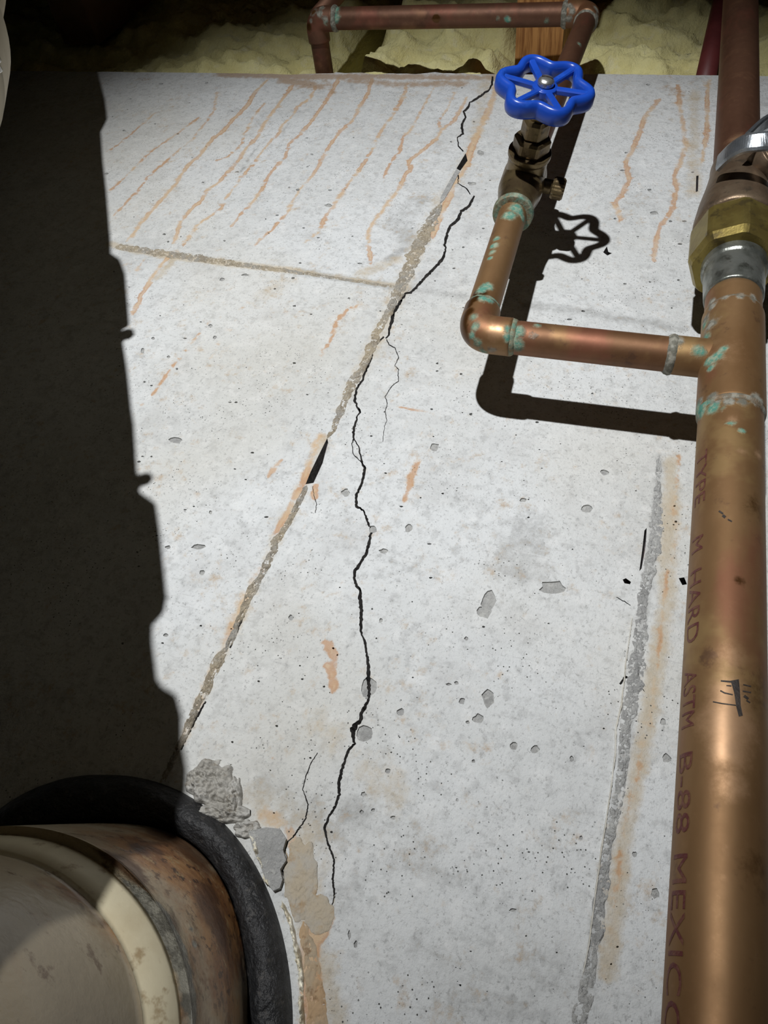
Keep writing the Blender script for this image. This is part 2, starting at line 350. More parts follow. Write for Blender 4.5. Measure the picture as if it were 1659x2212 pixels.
PITS = [(268,282,4,2),(348,181,4,2),(643,410,5,3),(599,465,4,2),(574,473,2,1.5),(355,506,4,2),(363,522,3,2),(391,511,2,2),(485,520,3,2),(513,371,4,1.5),(438,394,3,1.5),(501,240,3,1.5),(663,298,3,1.5),
 (230,375,5,2),(713,411,5,2),(777,569,5,2),(754,644,3,2),(1001,534,3,2),(764,297,2,1.5),(1024,263,3,1.5),(633,601,4,2.5),(400,731,4,1.5),(636,661,4,2),(594,624,3,2),(672,679,3,1.5),(382,797,3,2),(312,825,3,2),
 (327,833,3,2),(635,784,4,2),(510,869,4,1.5),(497,869,4,1.5),(545,978,4,2),(507,1013,3,1.5),(308,986,3,1.5),(327,986,3,2),(300,997,4,2.5),(575,1117,5,2),(400,1101,4,1.5),(419,1094,3,1.5),(351,1389,3,2),
 (531,1036,3,1.5),(927,1175,5,1.5),(931,1248,4,2),(1017,895,4,3),(833,1022,3,2),(802,942,3,2),(956,1066,3,2),(867,1094,4,2),(729,1415,2,2),(776,1272,2,2),(1403,410,5,3),(1352,330,4,1.5),(1345,368,6,1.5),(1400,183,5,2),(1449,478,4,2),(1478,478,5,2),(1469,527,5,2),
 (932,884,3,2),(996,808,3,2),(1230,690,6,2),(1260,672,4,2),(1280,850,3,2),(1160,912,4,2),(1350,613,4,1.5),(1404,609,3,1.5),(1466,605,3,2)]
vis = [(-60,150),(1700,150),(1700,2260),(-60,2260)]
def inframe(x, z, m=0):
    q = proj((x, WY, z)); return -80 - m < q[0] < 1740 + m and 100 - m < q[1] < 2280 + m
pts, faces, cls = [], [], []
def add_poly(P, c, sh=None):
    A_ = np.array(P, float); B_ = np.roll(A_, -1, 0)
    if (A_[:, 0] * B_[:, 1] - B_[:, 0] * A_[:, 1]).sum() < 0: P = list(P)[::-1]     # counter-clockwise
    b = len(pts); pts.extend([Vector((float(p[0]), float(p[1]))) for p in P]); faces.append(list(range(b, b + len(P)))); cls.append((c, sh))
# rim of the whole wall: uneven top edge
TOPPX = [(-500,150),(210,155),(500,158),(630,161),(650,160),(720,158),(726,156),(745,158),(780,157),(810,161),(850,158),(900,160),(940,156),(960,158),(985,159),(1000,158),(1020,160),(1060,160),(1100,161),(1300,160),(1400,161),(1540,163),(1900,168)]
zl, zr = wp(210, 155)[1], wp(1540, 163)[1]
top = [(1.9, wp(1900,168)[1])] 
for a, b in zip(TOPPX[::-1], TOPPX[::-1][1:]):
    for k in range(24):
        f = k / 24; x, z = wp(a[0] + (b[0] - a[0]) * f, a[1] + (b[1] - a[1]) * f)
        if -2.2 < x < 1.8: top.append((x, z + .0009 * noise.noise(Vector((x * 90, 3, 0))) + .0012 * noise.noise(Vector((x * 30, 9, 0)))))
xe, ze = wp(-500,150); top.append((-2.4, top[-1][1]))
add_poly([(-2.4, 0.0), (1.9, 0.0)] + top, 0)
ZT = wp(875, 160)[1]
def crack_poly(L, jit=.8):
    L = np.array(L, float); P = []
    for a, b in zip(L, L[1:]):
        k = max(1, int(np.hypot(*(b - a)[:2]) / 3.5))
        for i in range(k): P.append(a + (b - a) * i / k)
    P.append(L[-1]); P = np.array(P)
    P[1:-1, :2] += rng.normal(0, jit * .55, (len(P) - 2, 2)); T = np.gradient(P[:, :2], axis=0); T /= np.linalg.norm(T, axis=1)[:, None] + 1e-9
    N = np.stack([-T[:, 1], T[:, 0]], 1); wv = P[:, 2] * .6
    a = P[:, :2] + N * (wv * rng.uniform(.7, 1.3, len(P)))[:, None]; b = P[:, :2] - N * (wv * rng.uniform(.7, 1.3, len(P)))[:, None]
    return np.vstack([a, b[::-1]])
for L in CRACKS: add_poly([wp(*p) for p in crack_poly(L)], 4)
for L in CAVES: add_poly([wp(*p) for p in L], 5)
def blob(x, y, rx, ry, k, j):
    th = np.linspace(0, 2 * np.pi, k, endpoint=False); rr = rng.uniform(1 - j, 1 + j, k)
    return [wp(x + rx * r * math.cos(t), y + ry * r * math.sin(t)) for t, r in zip(th, rr)]
for c in CHIPS: add_poly(blob(*c, 11, .22), 2)
for x, y, a, b in PITS: add_poly(blob(x, y, a, b, 7, .25), 3)
for _ in range(950):                                          # small bug holes
    x, y = rng.uniform(220, 1500), rng.uniform(170, 2200)
    if noise.noise(Vector((x * .004, y * .004, 2))) + .25 * (y < 1150) < rng.uniform(-.35, .6): continue
    r = rng.choice([.9, 1.2, 1.7, 2.4], p=[.35, .35, .2, .1]); add_poly(blob(x, y, r * 1.35, r * (.75 if y < 1100 else 1), 5, .3), 3)
# the opening the drain pipe goes through
def superell(c, rx, ry, p, k=72):
    th = np.linspace(0, 2 * np.pi, k, endpoint=False); cs, sn = np.cos(th), np.sin(th)
    r = (np.abs(cs) ** p + np.abs(sn) ** p) ** (-1 / p); return [(c[0] + rx * r_ * a, c[1] - ry * r_ * b) for r_, a, b in zip(r, cs, sn)]
add_poly([wp(*p) for p in superell((225, 2230), 385, 520, 2.3)], 6)
nfix = len(pts)
g = np.arange(-1.3, .45, .0032)
gz = np.arange(1.3 - .2, ZT - .002, .0032)
X, Z = np.meshgrid(g, gz); X = X.ravel() + rng.uniform(-.0009, .0009, X.size); Z = Z.ravel() + rng.uniform(-.0009, .0009, Z.size)
c_ = (np.stack([X, np.full_like(X, WY), Z], 1) - O) @ R
qx, qy = CX + F * c_[:, 0] / c_[:, 2], CY + F * c_[:, 1] / c_[:, 2]
ok = (c_[:, 2] > .05) & (qx > -60) & (qx < 1700) & (qy > 150) & (qy < 2270)
Xd, Zd = X[ok], Z[ok]
pts.extend([Vector((float(a), float(b))) for a, b in zip(Xd, Zd)])
r_ = delaunay_2d_cdt(pts, [], faces, 0, 1e-7)
v2, f2, of = [tuple(v) for v in r_[0]], r_[2], r_[5]
DEP = {0: (0, 0), 2: (.0012, 0), 3: (.0035, .0003), 4: (.014, .007), 5: (.016, .005), 6: (.10, 0)}
V, idx, Fc, mi = [], {}, [], []
def vid(i, c):
    if (i, c) not in idx:
        d, s = DEP[c]; idx[(i, c)] = len(V); V.append((v2[i][0] + s, WY + d, v2[i][1]))
    return idx[(i, c)]
edges = {}
for f, o_ in zip(f2, of):
    if 0 not in o_: continue
    c = max(cls[k][0] for k in o_)
    Fc.append(tuple(vid(i, c) for i in f)); mi.append(1 if c >= 4 else (2 if c == 2 else 0))
    for a, b in zip(f, list(f[1:]) + [f[0]]): edges.setdefault((min(a, b), max(a, b)), []).append((c, a, b))
for (a, b), L in edges.items():
    if len(L) == 2 and L[0][0] != L[1][0]:
        lo, hi = sorted(L, key=lambda q: DEP[q[0]][0])
        Fc.append((vid(lo[2], lo[0]), vid(lo[1], lo[0]), vid(lo[1], hi[0]), vid(lo[2], hi[0]))); mi.append(1 if hi[0] >= 4 else 0)
    elif len(L) == 1 and L[0][0] == 0 and v2[a][1] > ZT - .12 and v2[b][1] > ZT - .12:   # top of the wall, 20 cm deep
        i, j = L[0][2], L[0][1]
        k0 = len(V); V += [(v2[i][0], WY + .2, v2[i][1]), (v2[j][0], WY + .2, v2[j][1])]
        Fc.append((vid(i, 0), vid(j, 0), k0 + 1, k0)); mi.append(0)
V = np.array(V)
# stain fields ------------------------------------------------------
def field(lines, V=V):
    o = np.zeros(len(V)); P = V[:, [0, 2]]
    for L in lines:
        for a, b in zip(L, L[1:]):
            A, B = wp(a[0], a[1]), wp(b[0], b[1]); m_ = mpp((a[0] + b[0]) / 2, (a[1] + b[1]) / 2) * .9
            wa, wb, s = a[2] * m_, b[2] * m_, a[3]
            lo, hi = np.minimum(A, B) - max(wa, wb) * 1.5, np.maximum(A, B) + max(wa, wb) * 1.5
            k = np.nonzero((P[:, 0] > lo[0]) & (P[:, 0] < hi[0]) & (P[:, 1] > lo[1]) & (P[:, 1] < hi[1]))[0]
            if not len(k): continue
            q = P[k]; d = B - A; t = np.clip(((q - A) @ d) / (d @ d + 1e-12), 0, 1)
            dist = np.linalg.norm(q - A - t[:, None] * d, axis=1); wd = wa + (wb - wa) * t
            o[k] = np.maximum(o[k], s * np.clip(1.35 - dist / np.maximum(wd, 1e-6), 0, 1))
    return o
def ln(pts_, w_, s_): return [(x, y, w_, s_) for x, y in pts_]
def lc(ox, oy, s, P, w_, st): return ln(from_crop(ox, oy, s, P), w_, st)
a1, a2, a3 = (200, 140, S), (650, 140, S), (240, 500, S)
a4 = (1300, 0, 3.159)
RUST = [
 lc(*a1, [(440,350),(330,450),(200,560),(110,620)], 4, .5), lc(*a1, [(760,380),(540,540),(420,620),(300,740),(130,900)], 4, .55),
 lc(*a1, [(890,200),(870,330),(720,530),(620,610),(480,730),(390,810),(330,900),(150,1080)], 4, .55),
 lc(*a1, [(1250,110),(1170,190),(1110,290),(1000,400),(940,470),(860,530),(760,660),(690,710),(640,780),(600,850),(490,970),(420,1050),(340,1140),(280,1230),(250,1265)], 5, .9),
 lc(*a1, [(1430,150),(1380,220),(1300,330),(1230,420),(1180,520),(1110,590),(1030,700),(960,780),(910,840),(820,900),(780,970),(690,1050),(630,1120),(600,1230),(580,1280)], 4.4, .9),
 lc(*a1, [(1600,150),(1560,240),(1470,300),(1430,370),(1350,440),(1340,490),(1280,540),(1210,630),(1150,720),(1060,810),(1000,890),(950,970),(920,1030),(850,1080),(770,1130),(720,1190),(640,1300)], 3.8, .85),
 lc(*a1, [(1240,270),(1160,360),(1100,480),(1060,580),(970,660),(880,690)], 3, .6),
 lc(*a2, [(270,90),(230,180),(150,300),(80,400),(0,490)], 4.6, .85), lc(*a1, [(1500,490),(1410,560),(1380,660),(1270,780),(1230,860),(1190,930),(1110,1020),(1060,1080),(990,1160)], 4.4, .7),
 lc(*a2, [(510,100),(480,210),(410,320),(370,400),(270,490),(220,560),(160,660),(100,770),(10,880)], 4.6, .75), lc(*a1, [(1510,860),(1460,930),(1400,1050),(1300,1170),(1160,1290)], 4.2, .65),
 lc(*a2, [(760,130),(740,220),(640,390),(580,460),(520,590),(450,700),(390,790),(310,890),(240,1000),(180,1090),(120,1200),(40,1270)], 4.2, .75),
 lc(*a2, [(960,150),(850,350),(800,450),(730,520),(710,620),(650,690),(610,760),(580,850)], 4.4, .6),
 lc(*a2, [(1100,200),(1040,330),(985,400),(1000,460)], 4, .65),
 lc(*a2, [(1190,230),(1100,400),(1010,470),(970,530),(880,610),(770,690),(790,740),(740,800),(710,880),(640,970),(580,1050),(500,1150),(480,1230),(490,1320),(500,1420)], 5, .8),
 lc(*a2, [(1400,150),(1370,270),(1310,400),(1260,510),(1220,600),(1190,720)], 9, .8), lc(*a2, [(1190,720),(1100,860),(1060,960),(1020,1040),(940,1230)], 7, .85),
 lc(*a4, [(390,680),(290,800),(250,930),(190,1060),(160,1110),(190,1220),(140,1320),(90,1390),(130,1500)], 7, .7),
 lc(*a4, [(520,560),(530,720),(560,880),(570,1000),(530,1130),(490,1200),(510,1280),(480,1430),(400,1540),(370,1640),(350,1780)], 7, .62), lc(*a4, [(720,560),(720,900),(680,1100)], 6, .8),
 lc(*a3, [(420,180),(330,270),(260,390),(200,470),(210,500),(150,590)], 5, .85), lc(*a3, [(240,200),(160,320)], 4, .6),
 lc(*a3, [(720,620),(650,720),(560,810),(480,930),(420,1000),(330,1120),(210,1260)], 3.6, .55), lc(*a3, [(970,500),(870,660),(780,790),(720,900)], 4, .4), lc(*a3, [(1640,600),(1560,800),(1490,900)], 5, .55), lc(*a3, [(1220,1640),(1130,1740)], 6, .6),
 lc(600, 600, S, [(580,190),(500,230),(440,300)], 5, .55), lc(600, 600, S, [(870,925),(980,945),(1110,962)], 5, .5), lc(600, 600, S, [(1000,1330),(950,1450),(920,1600)], 9, .55),
 ln([(705,1388),(722,1415),(716,1450),(722,1490)], 13, .62), ln([(708,1432),(706,1440)], 8, .85), ln([(594,1015),(580,1030)], 6, .5),
 ln([(690,940),(668,1000),(655,1045),(630,1090),(596,1150)], 9, .6), ln([(683,1048),(680,1075)], 8, .7), ln([(560,1230),(500,1360),(440,1490),(395,1600)], 15, .45),
 ln([(575,1760),(600,1775)], 22, .55), ln([(628,1800),(640,1850),(655,1890)], 12, .75), ln([(690,1990),(665,2060),(680,2210)], 26, .7), ln([(712,1985),(700,2020)], 8, .7),
 ln([(1467,985),(1464,1020),(1452,1100),(1465,1160),(1440,1250),(1425,1380),(1405,1540),(1378,1660),(1345,1800),(1325,1960),(1300,2120)], 9, .36), ln([(590,1640),(598,1650)], 6, .55),
]
TAN = [ln([(235,527),(300,542),(380,555),(520,572),(640,585)], 13, .8), ln([(640,585),(740,600),(860,618)], 8, .6), ln([(380,555),(340,600)], 10, .6), ln([(1050,175),(1035,270),(1015,325),(980,400)], 22, .45),
 ln([(960,420),(905,530),(860,640),(800,760),(740,880)], 26, .45), ln([(700,950),(600,1160),(500,1370),(400,1590)], 20, .42), ln([(540,1740),(640,1770),(690,1850)], 60, .35), ln([(800,1660),(860,1720)], 60, .4), ln([(730,1600),(700,1560)], 50, .35),
 ln([(660,1800),(660,1950),(690,2080),(720,2220)], 42, .6), ln([(1450,1000),(1440,1300),(1400,1550),(1350,1800),(1310,2100)], 26, .75), ln([(620,610),(560,640)], 25, .35), ln([(860,560),(780,590)], 20, .5), ln([(1500,200),(1500,420)], 20, .5)]
GREY = [ln([(640,586),(740,602),(860,622)], 14, .75), ln([(860,622),(930,630),(1000,640)], 20, .55), ln([(1140,660),(1240,670),(1340,688),(1470,710)], 20, .6), ln([(900,440),(860,470),(880,520)], 45, .5), ln([(870,540),(840,560)], 16, .8),
 ln([(1130,1150),(1130,1230)], 75, .5), ln([(1000,1070),(1040,1090)], 40, .3), ln([(470,1060),(500,1050)], 45, .3), ln([(650,1760),(700,1800),(760,1760)], 70, .5), ln([(560,1700),(640,1740)], 50, .4), ln([(820,1200),(910,1240)], 10, .5),
 ln([(560,310),(520,370)], 3.5, .8), ln([(625,262),(612,285)], 4, .6), ln([(200,530),(240,505)], 5, .6), ln([(1425,990),(1419,1100),(1400,1270),(1380,1400),(1350,1640),(1310,1850),(1280,2060),(1262,2150)], 16, .7),
 ln([(1350,420),(1400,450)], 40, .3), ln([(950,290),(960,340)], 30, .3), ln([(1200,2080),(1100,2180)], 90, .35), ln([(820,1760),(900,1850)], 80, .3), ln([(900,2050),(1000,2150)], 70, .3), ln([(760,1900),(760,2000)], 40, .4), ln([(620,1200),(590,1290)], 12, .3), ln([(420,1690),(520,1740)], 30, .5)]
BROWN = [ln([(480,160),(620,164),(700,166),(800,165),(900,166),(1000,166),(1075,168)], 18, .8), ln([(615,172),(690,188)], 22, .7), ln([(760,172),(860,182),(1000,180)], 20, .6), ln([(700,170),(720,200)], 10, .5), ln([(1410,168),(1540,170)], 16, .5), ln([(1440,190),(1470,200)], 20, .4)]
attrs = {'rust': field(RUST), 'tan': field(TAN), 'grey': field(GREY), 'brown': field(BROWN)}
wall = struct(mesh_obj('wall_back', V, Fc, ['concrete', 'cavity', 'joint_grey'], None, attrs, smooth=False, mi=mi))
wall['label'] = 'grey poured concrete foundation wall with cracks and rust streaks'

def strip(name, P, mat, hgt, parent, n_across=19, step=.7, rough=.6, sink=.0006, seed=0, asym=0):
    # a rough raised ridge following a line on the wall: (px, py, width px)
    P = np.array(P, float); W = np.array([wp(p[0], p[1]) for p in P]); wd = np.array([p[2] * mpp(p[0], p[1]) * .5 for p in P])
    L = np.concatenate([[0], np.cumsum(np.linalg.norm(np.diff(W, axis=0), axis=1))]); n = max(8, int(L[-1] / (.001 * step)))
    s = np.linspace(0, L[-1], n); cx, cz, ww = np.interp(s, L, W[:, 0]), np.interp(s, L, W[:, 1]), np.interp(s, L, wd)
    T = np.stack([np.gradient(cx), np.gradient(cz)], 1); T /= np.linalg.norm(T, axis=1)[:, None]; Nn = np.stack([T[:, 1], -T[:, 0]], 1)
    V, Fc = [], []
    for i in range(n):
        wl = ww[i] * (1 + .6 * noise.fractal(Vector((s[i] * 110, seed, 1)), 1., 2., 3)); wr = ww[i] * (1 + .6 * noise.fractal(Vector((s[i] * 110, seed, 7)), 1., 2., 3))
        end = min(1, i / 4, (n - 1 - i) / 4)
        for j in range(n_across):
            q = -1 + 2 * j / (n_across - 1); off = q * (wr if q > 0 else wl) * max(end, .15)
            x, z = cx[i] + Nn[i][0] * off, cz[i] + Nn[i][1] * off
            pr = (1 - abs(q) ** 3) * (1 + asym * q)
            h_ = hgt * pr * (.55 + rough * (noise.fractal(Vector((x * 230, z * 230, seed)), .8, 2., 3) + .8 * noise.fractal(Vector((x * 800, z * 800, seed)), .7, 2., 3))) * end - sink * (abs(q) > .95)
            V.append((x, WY - max(h_, -sink), z))
    for i in range(n - 1):
        for j in range(n_across - 1):
            a = i * n_across + j; Fc.append((a, a + 1, a + n_across + 1, a + n_across))
    return mesh_obj(name, V, Fc, mat, parent)
strip('joint_ridge', [(951,441,16),(930,481,30),(912,517,36),(891,562,34),(879,592,31),(861,628,30),(845,664,18),(820,708,20),(799,757,22),(784,793,16),(763,823,28),(748,856,20),(733,895,17),(718,931,13),(706,948,8)], 'joint_tan', .0010, wall, rough=1.3, seed=1)
strip('joint_ridge', [(663,1048,12),(645,1088,14),(620,1134,15),(596,1172,20),(575,1223,18),(560,1250,15),(542,1280,26),(530,1307,18),(512,1350,13),(491,1398,16),(473,1422,24),(458,1461,24),(434,1509,20),(413,1551,18),(397,1591,15),(360,1670,14),(320,1750,12)], 'joint_tan', .0013, wall, rough=1.2, seed=2)
strip('joint_ridge', [(250,532,20),(320,543,22),(420,557,24),(520,572,18),(640,588,12),(740,603,9),(858,621,9)], 'joint_tan', .0006, wall, rough=1.6, seed=3)
strip('joint_ridge', [(1424,985,10),(1421,1060,14),(1419,1100,28),(1416,1170,30),(1392,1273,26),(1387,1318,22),(1383,1377,32),(1375,1437,36),(1369,1500,38),(1352,1560,28),(1345,1661,24),(1335,1725,26),(1313,1822,24),(1303,1902,28),(1293,1983,28),(1280,2063,28),(1264,2144,34),(1250,2230,36)], 'joint_grey', .0006, wall, rough=1.8, seed=4)
strip('joint_lip', [(1366,1330,3),(1352,1430,3),(1343,1520,4),(1330,1575,5),(1329,1629,4),(1320,1700,3.5),(1309,1775,4),(1297,1850,3.5),(1290,1902,4),(1281,1970,3.5),(1272,2040,4),(1258,2110,3.5)], 'joint_pale', .0024, wall, n_across=7, rough=.4, seed=5)
# flat steel form ties left in the slots
def plate(name, P, y0, y1, mat, parent):
    a = np.array([at(*p, WY + y0) for p in P]); b = a + np.array([0, y1 - y0, 0]); k = len(P)
    return mesh_obj(name, np.vstack([a, b]), [tuple(range(k)), tuple(range(2 * k - 1, k - 1, -1))] + [(i, i + k, (i + 1) % k + k, (i + 1) % k) for i in range(k)], mat, parent, smooth=False)
for P in ([(708,956),(707,985),(682,1044),(677,1043),(697,1000)], [(1399,1141),(1400,1160),(1394,1240),(1385,1236),(1392,1190)], [(1509,381),(1512,383),(1510,412),(1507,413)]):
    plate('form_tie', P, .0005, .012, 'tie_steel', wall)
plate('form_tie', [(986,365),(993,370),(975,405),(960,430),(950,440),(952,425),(970,392)], -.0006, .001, 'joint_grey', wall)
def lump(name, x, y, rx, ry, dep, mat, parent, seed, sub=4, amp=.35):
    bm = bmesh.new(); bmesh.ops.create_icosphere(bm, subdivisions=sub, radius=1); m_ = mpp(x, y); c = at(x, y, WY)
    V = []
    for v in bm.verts:
        k = 1 + amp * noise.fractal(v.co * 1.7 + Vector((seed, 0, 0)), 1., 2., 5)
        V.append((c[0] + v.co.x * rx * m_ * k, c[1] + v.co.y * dep * k, c[2] + v.co.z * ry * m_ * k))
    bm.verts.index_update(); Fc = [[v.index for v in f.verts] for f in bm.faces]; bm.free()
    return mesh_obj(name, V, Fc, mat, parent)
def crumb(name, x, y, rx, ry, hgt, mat, seed, fr=90, n=56):     # crumbly build-up standing out of the wall
    V, Fc = [], []
    for a in range(n):
        for b in range(n):
            u_, v_ = -1 + 2 * a / (n - 1), -1 + 2 * b / (n - 1); p = at(x + rx * u_, y + ry * v_, WY); rr = math.hypot(u_, v_) + .28 * noise.noise(Vector((u_ * 2.2, v_ * 2.2, seed)))
            e = max(0, 1 - rr ** 3); k = noise.voronoi(Vector((p[0] * fr, seed, p[2] * fr)))[0]
            h_ = hgt * e ** .6 * (.45 + .8 * min(1, (k[1] - k[0]) * 1.6) * (.6 + .6 * noise.noise(Vector((p[0] * fr * .5, seed, p[2] * fr * .5)))) + .25 * noise.fractal(Vector((p[0] * 500, seed, p[2] * 500)), 1., 2., 3)) if e > 0 else -.0008
            V.append((p[0], WY - h_, p[2]))
    for a in range(n - 1):
        for b in range(n - 1): Fc.append((a * n + b, (a + 1) * n + b, (a + 1) * n + b + 1, a * n + b + 1))
    return mesh_obj(name, V, Fc, mat, wall)
crumb('mortar_lump', 455, 1692, 52, 50, .012, 'mortar', 3, 70); crumb('mortar_lump', 505, 1722, 20, 44, .010, 'mortar', 8, 60); crumb('mortar_lump', 480, 1757, 62, 24, .010, 'mortar', 5, 80); crumb('mortar_lump', 535, 1792, 30, 20, .007, 'mortar', 6, 90)
crumb('mortar_lump', 650, 1900, 38, 92, .0020, 'mortar_rust', 7, 110, 70); crumb('mortar_lump', 688, 1975, 34, 44, .0012, 'mortar_rust', 9, 120)
plate('mortar_flake', [(536,1795),(575,1787),(604,1790),(618,1812),(611,1836),(618,1858),(605,1878),(610,1900),(604,1918),(590,1924),(575,1905),(562,1870),(546,1835)], -.0035, .001, 'joint_grey', wall)
strip('rust_seam', [(655,1990,22),(666,2050,34),(676,2110,40),(684,2170,44),(692,2240,48)], 'rust_strip', .0007, wall, rough=1.0, seed=9)

# the rest of the cellar
FL = 0.0; CE = 2.62
def plane_box(nm, lo, hi, mt): return struct(box(nm, lo, hi, mt))
plane_box('floor', (-2.4, -3.0, -.1), (1.9, WY, 0), 'cellar_floor')
plane_box('ceiling', (-2.4, -3.0, CE), (1.9, WY + .3, CE + .1), 'cellar_ceiling')
plane_box('wall_left', (-2.5, -3.0, 0), (-2.4, WY + .3, CE), 'cellar_wall')
plane_box('wall_right', (1.9, -3.0, 0), (2.0, WY + .3, CE), 'cellar_wall')
plane_box('wall_front', (-2.4, -3.1, 0), (1.9, -3.0, CE), 'cellar_wall')
plane_box('wall_rim', (-2.4, WY + .2, 0), (1.9, WY + .3, CE), 'joist_wood')

# ------------------------------------------------------------------ fibreglass batts and wood over the wall
def batt(x0, x1, label, seed, z1=2.6):
    e = thing('insulation_batt', label, 'insulation', ((x0 + x1) / 2, WY + .05, ZT - .02), 'insulation batts stuffed over the wall')
    n = max(10, int((x1 - x0) / .005)); zs = np.concatenate([np.arange(ZT - .012, ZT + .5, .005), np.arange(ZT + .5, z1, .05)]); V, Fc = [], []
    for i in range(n + 1):
        x = x0 + (x1 - x0) * i / n; ed = min(1, min(i, n - i) / 5)
        for z in zs:
            h_ = .020 * noise.fractal(Vector((x * 9, z * 13, seed)), 1., 2., 3) + .009 * noise.fractal(Vector((x * 40, z * 40, seed)), 1., 2., 4)
            rdg = 1 - abs(noise.noise(Vector((x * 14, z * 20, seed + 5)))); h_ += .010 * (rdg ** 3 - .4)
            lowz = max(0, 1 - (z - ZT) / .02); h_ = h_ * ed - .03 * (1 - ed) - .006 * lowz
            V.append((x, WY + .022 - h_, z))
    m_ = len(zs)
    for i in range(n):
        for j in range(m_ - 1): Fc.append((i * m_ + j, (i + 1) * m_ + j, (i + 1) * m_ + j + 1, i * m_ + j + 1))
    # back and sides make it a pad
    b = len(V); V += [(x0, WY + .19, zs[0]), (x1, WY + .19, zs[0]), (x1, WY + .19, z1), (x0, WY + .19, z1)]
    Fc += [(b, b + 1, b + 2, b + 3), tuple([j for j in range(m_)] + [b + 3, b]), tuple([n * m_ + j for j in range(m_ - 1, -1, -1)] + [b + 1, b + 2]), tuple([i * m_ for i in range(n, -1, -1)] + [b, b + 1])]
    mesh_obj('pad', V, Fc, 'insulation', e); return e
xa, xb = -.434, -.4035; xc = at(1108, 110, WY + .02)[0]; xd = at(1216, 110, WY + .02)[0]
batt(-1.75, xa, 'dim yellow fibreglass batt at far left above the wall', 2.0)
batt(xb, xc, 'yellow fibreglass batt between the back pipe and the wood', 5.0)
batt(xd, .9, 'yellow fibreglass batt behind the large pipe at right', 9.0)
jz = at(1160, 112, WY)[2]; jx0, jx1 = at(1109, 120, WY)[0], at(1211, 120, WY)[0]
wb = thing('floor_joist', 'orange brown wood joist resting over the wall between insulation batts', 'wood beam', ((jx0 + jx1) / 2, WY + .1, ZT))
box('beam', (jx0, -1.2, jz), (jx1, WY + .19, 2.6), 'wood', wb)
box('sill_block', (jx0 + .002, WY + .022, ZT + .001), (jx1 - .002, WY + .19, jz), 'joist_wood', wb)  # darker wood than the beam: shade under the joist painted in
jt = at(150, 30, .36)
jn = thing('ceiling_joist', 'dark timber joist in the shade at upper left', 'wood beam', (jt[0], .2, jt[2]))
box('beam', (jt[0] - .03, -.05, jt[2]), (jt[0] + .03, WY + .01, 2.6), 'joist_wood', jn)

# ------------------------------------------------------------------ main copper pipe with tee
MA, MB = np.array([.0743, .3189, .2]) + O, np.array([.0628, .3326, .8]) + O
MD = (MB - MA) / np.linalg.norm(MB - MA); RM = .01745
def tm(py):                                     # distance along the main pipe that shows at image height py
    a, b = -.6, 1.3
    for _ in range(50):
        m_ = (a + b) / 2
        c = R.T @ (MA + MD * m_ - O)
        if c[2] < .03 or CY + F * c[1] / c[2] > py: a = m_
        else: b = m_
    return (a + b) / 2
def front(px, py):                              # point on the main pipe surface seen at a pixel
    q = MA + MD * tm(py); d_ = R @ np.array([px - CX, py - CY, F]); d_ /= np.linalg.norm(d_)
    o_ = O - MA; a_ = d_ - MD * (d_ @ MD); b_ = o_ - MD * (o_ @ MD)
    A_, B_, C_ = a_ @ a_, 2 * a_ @ b_, b_ @ b_ - RM * RM; disc = max(B_ * B_ - 4 * A_ * C_, 0)
    return O + d_ * ((-B_ - math.sqrt(disc)) / (2 * A_))
def main_attrs(V):
    return {'solder': pxs(V, [(1530,700,.008,.7),(1518,690,.006,.8),(1512,735,.006,.8),(1530,655,.005,.8),(1560,642,.004,.8),(1600,638,.004,.9),(1635,640,.004,.8),(1505,870,.006,.9),(1540,866,.005,.9),(1570,862,.005,.8),(1600,862,.005,.8),(1640,868,.006,.9),(1498,890,.006,.8)]),
            'verd': pxs(V, [(1545,765,.006,1.),(1530,775,.005,1.),(1560,752,.004,.9),(1522,725,.006,.8),(1518,700,.005,.8),(1535,880,.006,.9),(1510,892,.006,.9),(1560,876,.004,.6),(1582,914,.003,.95),(1600,930,.003,.95),(1572,908,.0025,.8),(1532,790,.004,.9)]),
            'flux': pxs(V, [(1640,1100,.012,.35),(1600,1250,.004,.5),(1650,1500,.02,.3),(1655,1900,.02,.3)]), 'shine': pxs(V, [(1575,905,.003,.7),(1645,985,.003,.8),(1605,968,.003,.5),(1545,760,.015,.25),(1575,1560,.013,.75),(1578,1610,.010,.7),(1572,1500,.010,.6),(1575,1420,.008,.4),(1580,1690,.008,.4)])}  # dark blobs put the shade of the pipe's right side into the colour
mp = thing('main_water_pipe', 'large upright copper pipe with soldered tee at right edge', 'pipe', MA + MD * -.6 * 0 - np.array([0, 0, 1.45]))
def mpart(name, prof, mat='copper', seg=64, st=.0025, sect=None, parent=mp, attrs=True):
    V, Fc = lathe(MA, MD, dense(prof, st) if st else prof, seg, sect)
    return mesh_obj(name, V, Fc, mat, parent, main_attrs(V) if attrs else None)
t_tee0, t_tee1 = tm(900), tm(690)
lp = mpart('lower_pipe', [(-1.45, RM), (-.3, RM), (t_tee0 + .012, RM)])
mpart('tee_body', soft([(t_tee0, RM + .0001), (t_tee0, RM * 1.075), (t_tee1, RM * 1.075), (t_tee1, RM + .0001)], .0008), seg=64)
mpart('tee_stub', [(t_tee1 - .012, RM), (tm(649), RM)])
